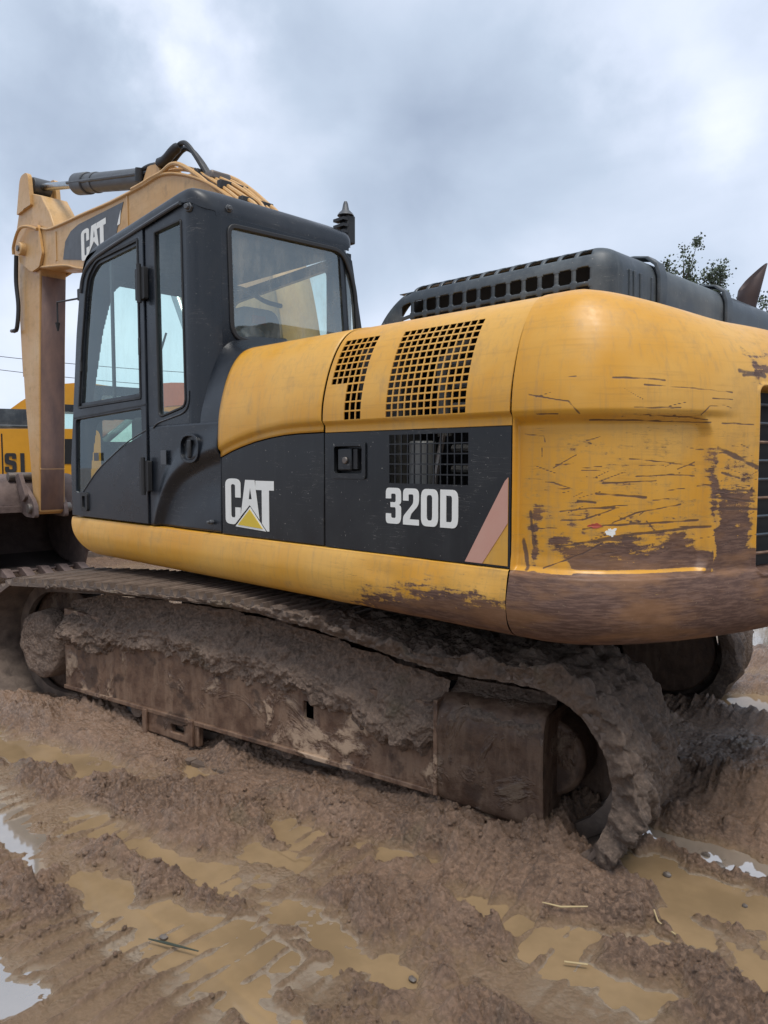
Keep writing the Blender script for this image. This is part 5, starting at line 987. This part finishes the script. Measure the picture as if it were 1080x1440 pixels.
# ------------------------------------------------------------------ machines parked behind
def far_excavator(name, loc, rot, m, label, group, boom=True, word=None, up=1.0):
    t = empty(name, loc, label, 'excavator', group); o0 = Vector(loc); c_, s_ = math.cos(rot), math.sin(rot)
    def w(x, y, z): return (o0.x + x * c_ - y * s_, o0.y + x * s_ + y * c_, o0.z + z)
    XW = lambda y0: (lambda a, b, tt: w(a, y0 + tt, b))
    def bx(nm, a, b, mm, par=None, bev=.03):
        mb = MB().box(a, b); mb.v = [w(*q) for q in mb.v]; return build(nm, mb, mm, par or t, bevel=bev)
    for sy in (-1.2, 1.2):
        sp = rp([(-2.2, .0, .4), (-2.2, .85, .42), (2.2, .85, .42), (2.2, .0, .4)], 6); tr = build('track', MB().plate(sp, [offs(sp, .14)], XW(sy - .3), 0, .6), SHOE, t, bevel=.02); build('track_frame', MB().plate(offs(sp, .20), [], XW(sy - .22), 0, .44), FRAME, t, bevel=.02)
        for k in range(5): mb = MB().tube([w(-1.5 + k * .75, sy - .27, .24), w(-1.5 + k * .75, sy + .27, .24)], .13, 14); build('track_roller', mb, FRAME, tr)
    mb = MB().tube([w(0, 0, .8), w(0, 0, 1.05)], .6, 24); build('slew_ring', mb, DARK, t)
    body = rp([(-1.9, 1.02, .05), (-1.9, 2.08, .18), (.35, 2.12, .15), (.35, 1.02, .03)], 4); build('body', MB().plate(body, [], XW(-1.35), 0, 2.7), m, t, bevel=.11, bseg=4); bx('handrail_plate', (-1.7, -1.30, 2.12), (-.2, -1.26, 2.16), HOODM, bev=.01); bx('access_step', (-.30, -1.44, 1.0), (.30, -1.36, 1.06), DARK, bev=.01); bx('vent_panel', (-.28, -1.358, 1.55), (.20, -1.352, 1.95), DARK, bev=0)
    for x in (-1.1, -.35): build('panel_gap', MB().plate([(x, 1.10), (x + .02, 1.10), (x + .02, 2.02), (x, 2.02)], [], XW(-1.356), 0, .004), DARK, t)
    cwp = rp([(-2.75, 1.0, .15), (-2.8, 1.9, .25), (-1.92, 2.15, .1), (-1.92, .98, .05)], 5); build('counterweight', MB().plate(cwp, [], XW(-1.30), 0, 2.6), m, t, bevel=.08)
    hd = rp([(-1.7, 2.1, .02), (-1.6, 2.42, .1), (-.5, 2.42, .1), (-.4, 2.1, .02)], 4); build('engine_hood', MB().plate(hd, [], XW(-1.1), 0, 2.2), HOODM, t, bevel=.03)
    co1 = rp([(.40, 1.05, .03), (.40, 2.98, .08), (1.45, 2.95, .2), (1.75, 2.1, .1), (1.75, 1.05, .05)], 5); wn_ = rp([(.55, 1.95, .05), (.55, 2.80, .05), (1.38, 2.78, .12), (1.60, 2.1, .05), (1.60, 1.95, .05)], 4)
    cb = build('cab', MB().plate(co1, [wn_], XW(.30), 0, 1.0), CABM, t, bevel=.02); build('window_pane', MB().sheet(wn_, XW(.34), 0), GLASS, cb); build('window_pane', MB().sheet(wn_, XW(1.26), 0), GLASS, cb)
    if boom:
        bo_ = catmull([(.6, 1.6), (1.2, 2.7 * up), (2.2, 3.7 * up), (3.2, 4.1 * up), (4.6, 3.9 * up), (5.7, 3.2 * up)], 5); bl = [(x, z - (.30 + .28 * math.sin(math.pi * k / (len(bo_) - 1)))) for k, (x, z) in enumerate(bo_)]
        build('boom', MB().plate([tuple(p) for p in bo_] + bl[::-1], [], XW(-.25), 0, .42), m, t, bevel=.02)
        stx = [(5.35, 3.9 * up), (5.8, 3.6 * up), (5.9, 2.6 * up), (5.6, .9), (5.42, .9), (5.35, 2.6 * up)]; build('stick', MB().plate(stx, [], XW(-.20), 0, .32), m, t, bevel=.02)
        bkx = [tuple(p) for p in catmull([(5.7, 1.0), (5.9, .5), (5.5, .12), (4.9, .1), (4.7, .3)], 4)] + [(4.9, .5), (5.3, .95)]; build('bucket', MB().plate(bkx, [], XW(-.5), 0, 1.0), BUCK, t, bevel=.02)
        a_, b_ = w(.9, -.5, 1.4), w(2.5, -.35, 3.3 * up); build('lift_cylinder', MB().tube([a_, b_], .08, 12), GREY, t)
    for k, (gph, ux) in enumerate(word or []):
        letters([gph], (lambda u, v, ux=ux: (ux + u * .22, 1.42 + v * .30)), 0, RUB, t, f3=lambda a, b, tt: w(a, -1.362 + tt * 1.0 + (.002 if tt > 0 else -.002), b))
    return t
far_excavator('parked_excavator', (-13.39, 5.65, .02), R(70.9), YELFAR, 'bright yellow excavator lettered SI, half hidden behind the stick at the left edge', 'excavators parked in the background', boom=False, word=[(gS(), -1.06), (gI(), -.84)])
far_excavator('parked_excavator', (-20.3, 5.2, .02), R(66), YELFAR, 'yellow excavator whose arched boom rises above the one lettered SI', 'excavators parked in the background', up=.86)
far_excavator('parked_excavator', (-18.6, 6.9, .02), R(64), ORANGE, 'orange red excavator seen through the door glass of the black cab', 'excavators parked in the background', up=.86)

# ------------------------------------------------------------------ wires and poles
def pole(x, y, h, label):
    t = empty('utility_pole', (x, y, 0), label, 'pole', 'utility poles beyond the yard'); build('post', MB().tube([(x, y, -.2), (x, y, h)], [.16, .11], 12), BARK, t)
    c_ = build('crossarm', MB().box((x - .6, y - .6, h - .5), (x - .5, y + .9, h - .38)), BARK, t)
    for k in range(3): build('insulator', MB().tube([(x - .55, y - .5 + k * .6, h - .38), (x - .55, y - .5 + k * .6, h - .24)], .05, 8), WHITE, t)
pole(-41.0, 4.6, 7.8, 'utility pole carrying the wires at the far left beyond the yard'); pole(-21.4, 17.8, 5.2, 'utility pole carrying the wires behind the hood of the big excavator')
for k, dz in enumerate((0, -.55)):
    pts = []
    for j in range(25):
        t = j / 24; pts.append((-41.5 + 19.8 * t, 4.6 + 13.2 * t + k * .5, 7.5 - 2.9 * t - 1.1 * math.sin(math.pi * t) * .35 + dz + 1.2 * 0))
    o = build('power_line', MB().tube(pts, .013, 5), RUB); tagp(o, 'thin dark power line, %s of the two crossing the sky left of the stick' % ('upper' if k == 0 else 'lower'), 'power line', 'power lines behind the stick')

# ------------------------------------------------------------------ trees beyond the hood
def tree(x, y, h, cr_, nleaf, label, sd, spread=.5):
    rnd = random.Random(sd); t = empty('poplar_tree', (x, y, 0), label, 'tree', 'trees beyond the yard'); mb = MB().tube([(x, y, -.2), (x + .1, y, h * .5), (x + .05, y + .1, h * .93)], [.22, .13, .03], 8)
    tips = []
    for k in range(34):
        z0 = h * rnd.uniform(.25, .85); a = rnd.uniform(0, 6.28); L = cr_ * rnd.uniform(.55, 1.1) * (1.15 - .75 * (z0 / h)); e_ = Vector((x + math.cos(a) * L * spread * 1.3, y + math.sin(a) * L * spread * 1.3, min(h, z0 + L * 1.25)))
        mb.tube([(x, y, z0), (x + (e_.x - x) * .5, y + (e_.y - y) * .5, z0 + (e_.z - z0) * .38), tuple(e_)], [.05, .03, .01], 5); tips.append((Vector((x, y, z0)), e_))
    build('trunk', mb, BARK, t); lf = MB()
    cl_ = []
    for a, b in tips:
        for q_ in range(4): cl_.append((a.lerp(b, rnd.uniform(.35, 1.05)), rnd.uniform(.22, .5)))
    cl_.append((Vector((x + .05, y + .1, h * .97)), .3))
    for k in range(nleaf):
        c, r_ = rnd.choice(cl_); p = c + Vector((rnd.gauss(0, 1), rnd.gauss(0, 1), rnd.gauss(0, 1.2))) * r_ * .5; s_ = rnd.uniform(.045, .095)
        u = Vector((rnd.gauss(0, 1), rnd.gauss(0, 1), rnd.gauss(0, 1))).normalized(); v = u.cross(Vector((rnd.gauss(0, 1), rnd.gauss(0, 1), rnd.gauss(0, 1)))).normalized()
        lf.add([p - u * s_, p + v * s_ * .7, p + u * s_, p - v * s_ * .7], [(0, 1, 2, 3)])
    build('crown', lf, LEAF, t, smooth=0, recalc=False, kind='stuff')
tree(-17.4, 39.8, 13.0, 3.4, 6500, 'tallest leafy tree poking above the black engine hood', 1, .34); tree(-16.1, 41.0, 12.1, 2.8, 5000, 'second leafy tree, just right of the tallest above the engine hood', 2, .32); tree(-15.2, 42.2, 10.4, 3.0, 4000, 'low leafy tree between the tall pair and the exhaust pipe', 3)
tree(-19.3, 39.0, 12.4, 2.0, 500, 'thin sparse tree top left of the tall pair above the hood', 4, .2); tree(-13.4, 43.0, 10.3, 3.6, 4200, 'leafy tree right of the exhaust pipe at the right edge', 5)

# ------------------------------------------------------------------ small things in the mud
STRAW = mat('straw', (.50, .38, .20), .6, var=.5, vscale=30); STONE = mat('wet_stone', (.16, .13, .11), .4, var=.8, vscale=30, var_col=(.07, .06, .05), bump=.4, bscale=60, bdist=.004); TWIG = mat('dark_twig', (.04, .05, .035), .5)
def onz(x, y, d=.006): return max(gz(x, y), .004) + d
def lay(name, pts, r, m, label, cat, group=None):
    o = build(name, MB().tube([(x, y, onz(x, y) + dz) for x, y, dz in pts], r, 6), m); tagp(o, label, cat, group)
lay('straw', [(-1.40, 2.20, .02), (-1.35, 2.24, .02), (-1.28, 2.30, .02)], [.002, .0035, .0025], STRAW, 'pale straw lying on the mud at the lower right, the longer one', 'straw', 'straws on the mud')
lay('straw', [(-1.22, 2.05, .012), (-1.16, 2.09, .012)], .003, STRAW, 'short pale straw just below the longer straw at the lower right', 'straw', 'straws on the mud')
lay('twig', [(-2.27, 1.17, .012), (-2.20, 1.20, .016), (-2.09, 1.25, .010)], [.002, .0045, .002], TWIG, 'dark wet twig lying at the edge of the brown puddle, lower left', 'twig')
lay('straw', [(-1.12, 2.47, .0), (-1.09, 2.44, .0), (-1.02, 2.42, .0)], .003, STRAW, 'thin straw at the near edge of the right-hand puddle', 'straw', 'straws on the mud')
rnd = random.Random(5)
def stone(x, y, r, label, group='stones around the puddles'):
    mb = MB(); vs = []; fs = []; na, nb = 8, 5; r *= .75
    for a in range(nb + 1):
        for b in range(na):
            th, ph = math.pi * a / nb, 2 * math.pi * b / na; k = 1 + .30 * float(perlin(math.cos(ph) * 1.7 + x * 9, math.sin(ph) * 1.7 + a * .8 + y * 7, 3)); vs.append((x + r * k * math.sin(th) * math.cos(ph), y + r * k * .8 * math.sin(th) * math.sin(ph), onz(x, y, .0) + r * .35 + r * .6 * k * math.cos(th)))
    fs = [(a * na + b, a * na + (b + 1) % na, (a + 1) * na + (b + 1) % na, (a + 1) * na + b) for a in range(nb) for b in range(na)]; mb.add(vs, fs); tagp(build('stone', mb, STONE, smooth=40), label, 'stone', group)
for k, (x, y, r) in enumerate([(-1.10, 3.00, .034), (-1.17, 3.05, .026), (-1.04, 2.97, .022), (-1.00, 3.03, .016)]): stone(x, y, r, ['largest dark stone in the bright strip of water at the right', 'dark stone behind the largest one in the bright strip of water', 'stone in front of the largest one at the bright strip of water', 'smallest stone at the right of the bright strip of water'][k])
stone(-1.22, 2.80, .022, 'mossy stone in the brown puddle below the bright strip'); stone(-.93, 2.80, .014, 'small stone at the right end of the right-hand puddle'); stone(-2.26, 1.22, .022, 'dark stone beside the wet twig in the lower left'); stone(-1.52, 1.66, .020, 'stone at the right end of the long brown puddle')
# crumbs of mud lying loose on the rough ground, uncounted
rs_ = np.random.RandomState(21); N = 9000; cx_ = rs_.uniform(-3.6, -.4, N); cy_ = rs_.uniform(.65, 3.2, N); cz_ = ground_h(cx_, cy_); pat = perlin(cx_ * 2.6, cy_ * 2.6, 131) + .5 * perlin(cx_ * 9, cy_ * 9, 132)
ok = (cz_ > .022) & (pat > -.05); cx_, cy_, cz_ = cx_[ok], cy_[ok], cz_[ok]; mb = MB()
ico = [(0, 0, 1), (.89, 0, .45), (.28, .85, .45), (-.72, .53, .45), (-.72, -.53, .45), (.28, -.85, .45), (.72, .53, -.45), (-.28, .85, -.45), (-.89, 0, -.45), (-.28, -.85, -.45), (.72, -.53, -.45), (0, 0, -1)]
icf = [(0, 1, 2), (0, 2, 3), (0, 3, 4), (0, 4, 5), (0, 5, 1), (1, 6, 2), (2, 7, 3), (3, 8, 4), (4, 9, 5), (5, 10, 1), (2, 6, 7), (3, 7, 8), (4, 8, 9), (5, 9, 10), (1, 10, 6)]
for x, y, z in zip(cx_, cy_, cz_):
    r_ = .0035 + .0095 * rs_.rand() ** 2.5; sc_ = r_ * (1 + .5 * rs_.rand(12)); a = rs_.rand() * 6.28; ca_, sa_ = math.cos(a), math.sin(a); fl_ = rs_.uniform(.5, .9)
    mb.add([(x + (q[0] * ca_ - q[1] * sa_ * .7) * k_, y + (q[0] * sa_ + q[1] * ca_ * .7) * k_, z + r_ * .25 + q[2] * k_ * fl_) for q, k_ in zip(ico, sc_)], icf)
tagp(build('mud_crumbs', mb, MUD, smooth=70, recalc=False), 'small loose crumbs of wet brown mud scattered over the rough ground', 'mud', kind='stuff')
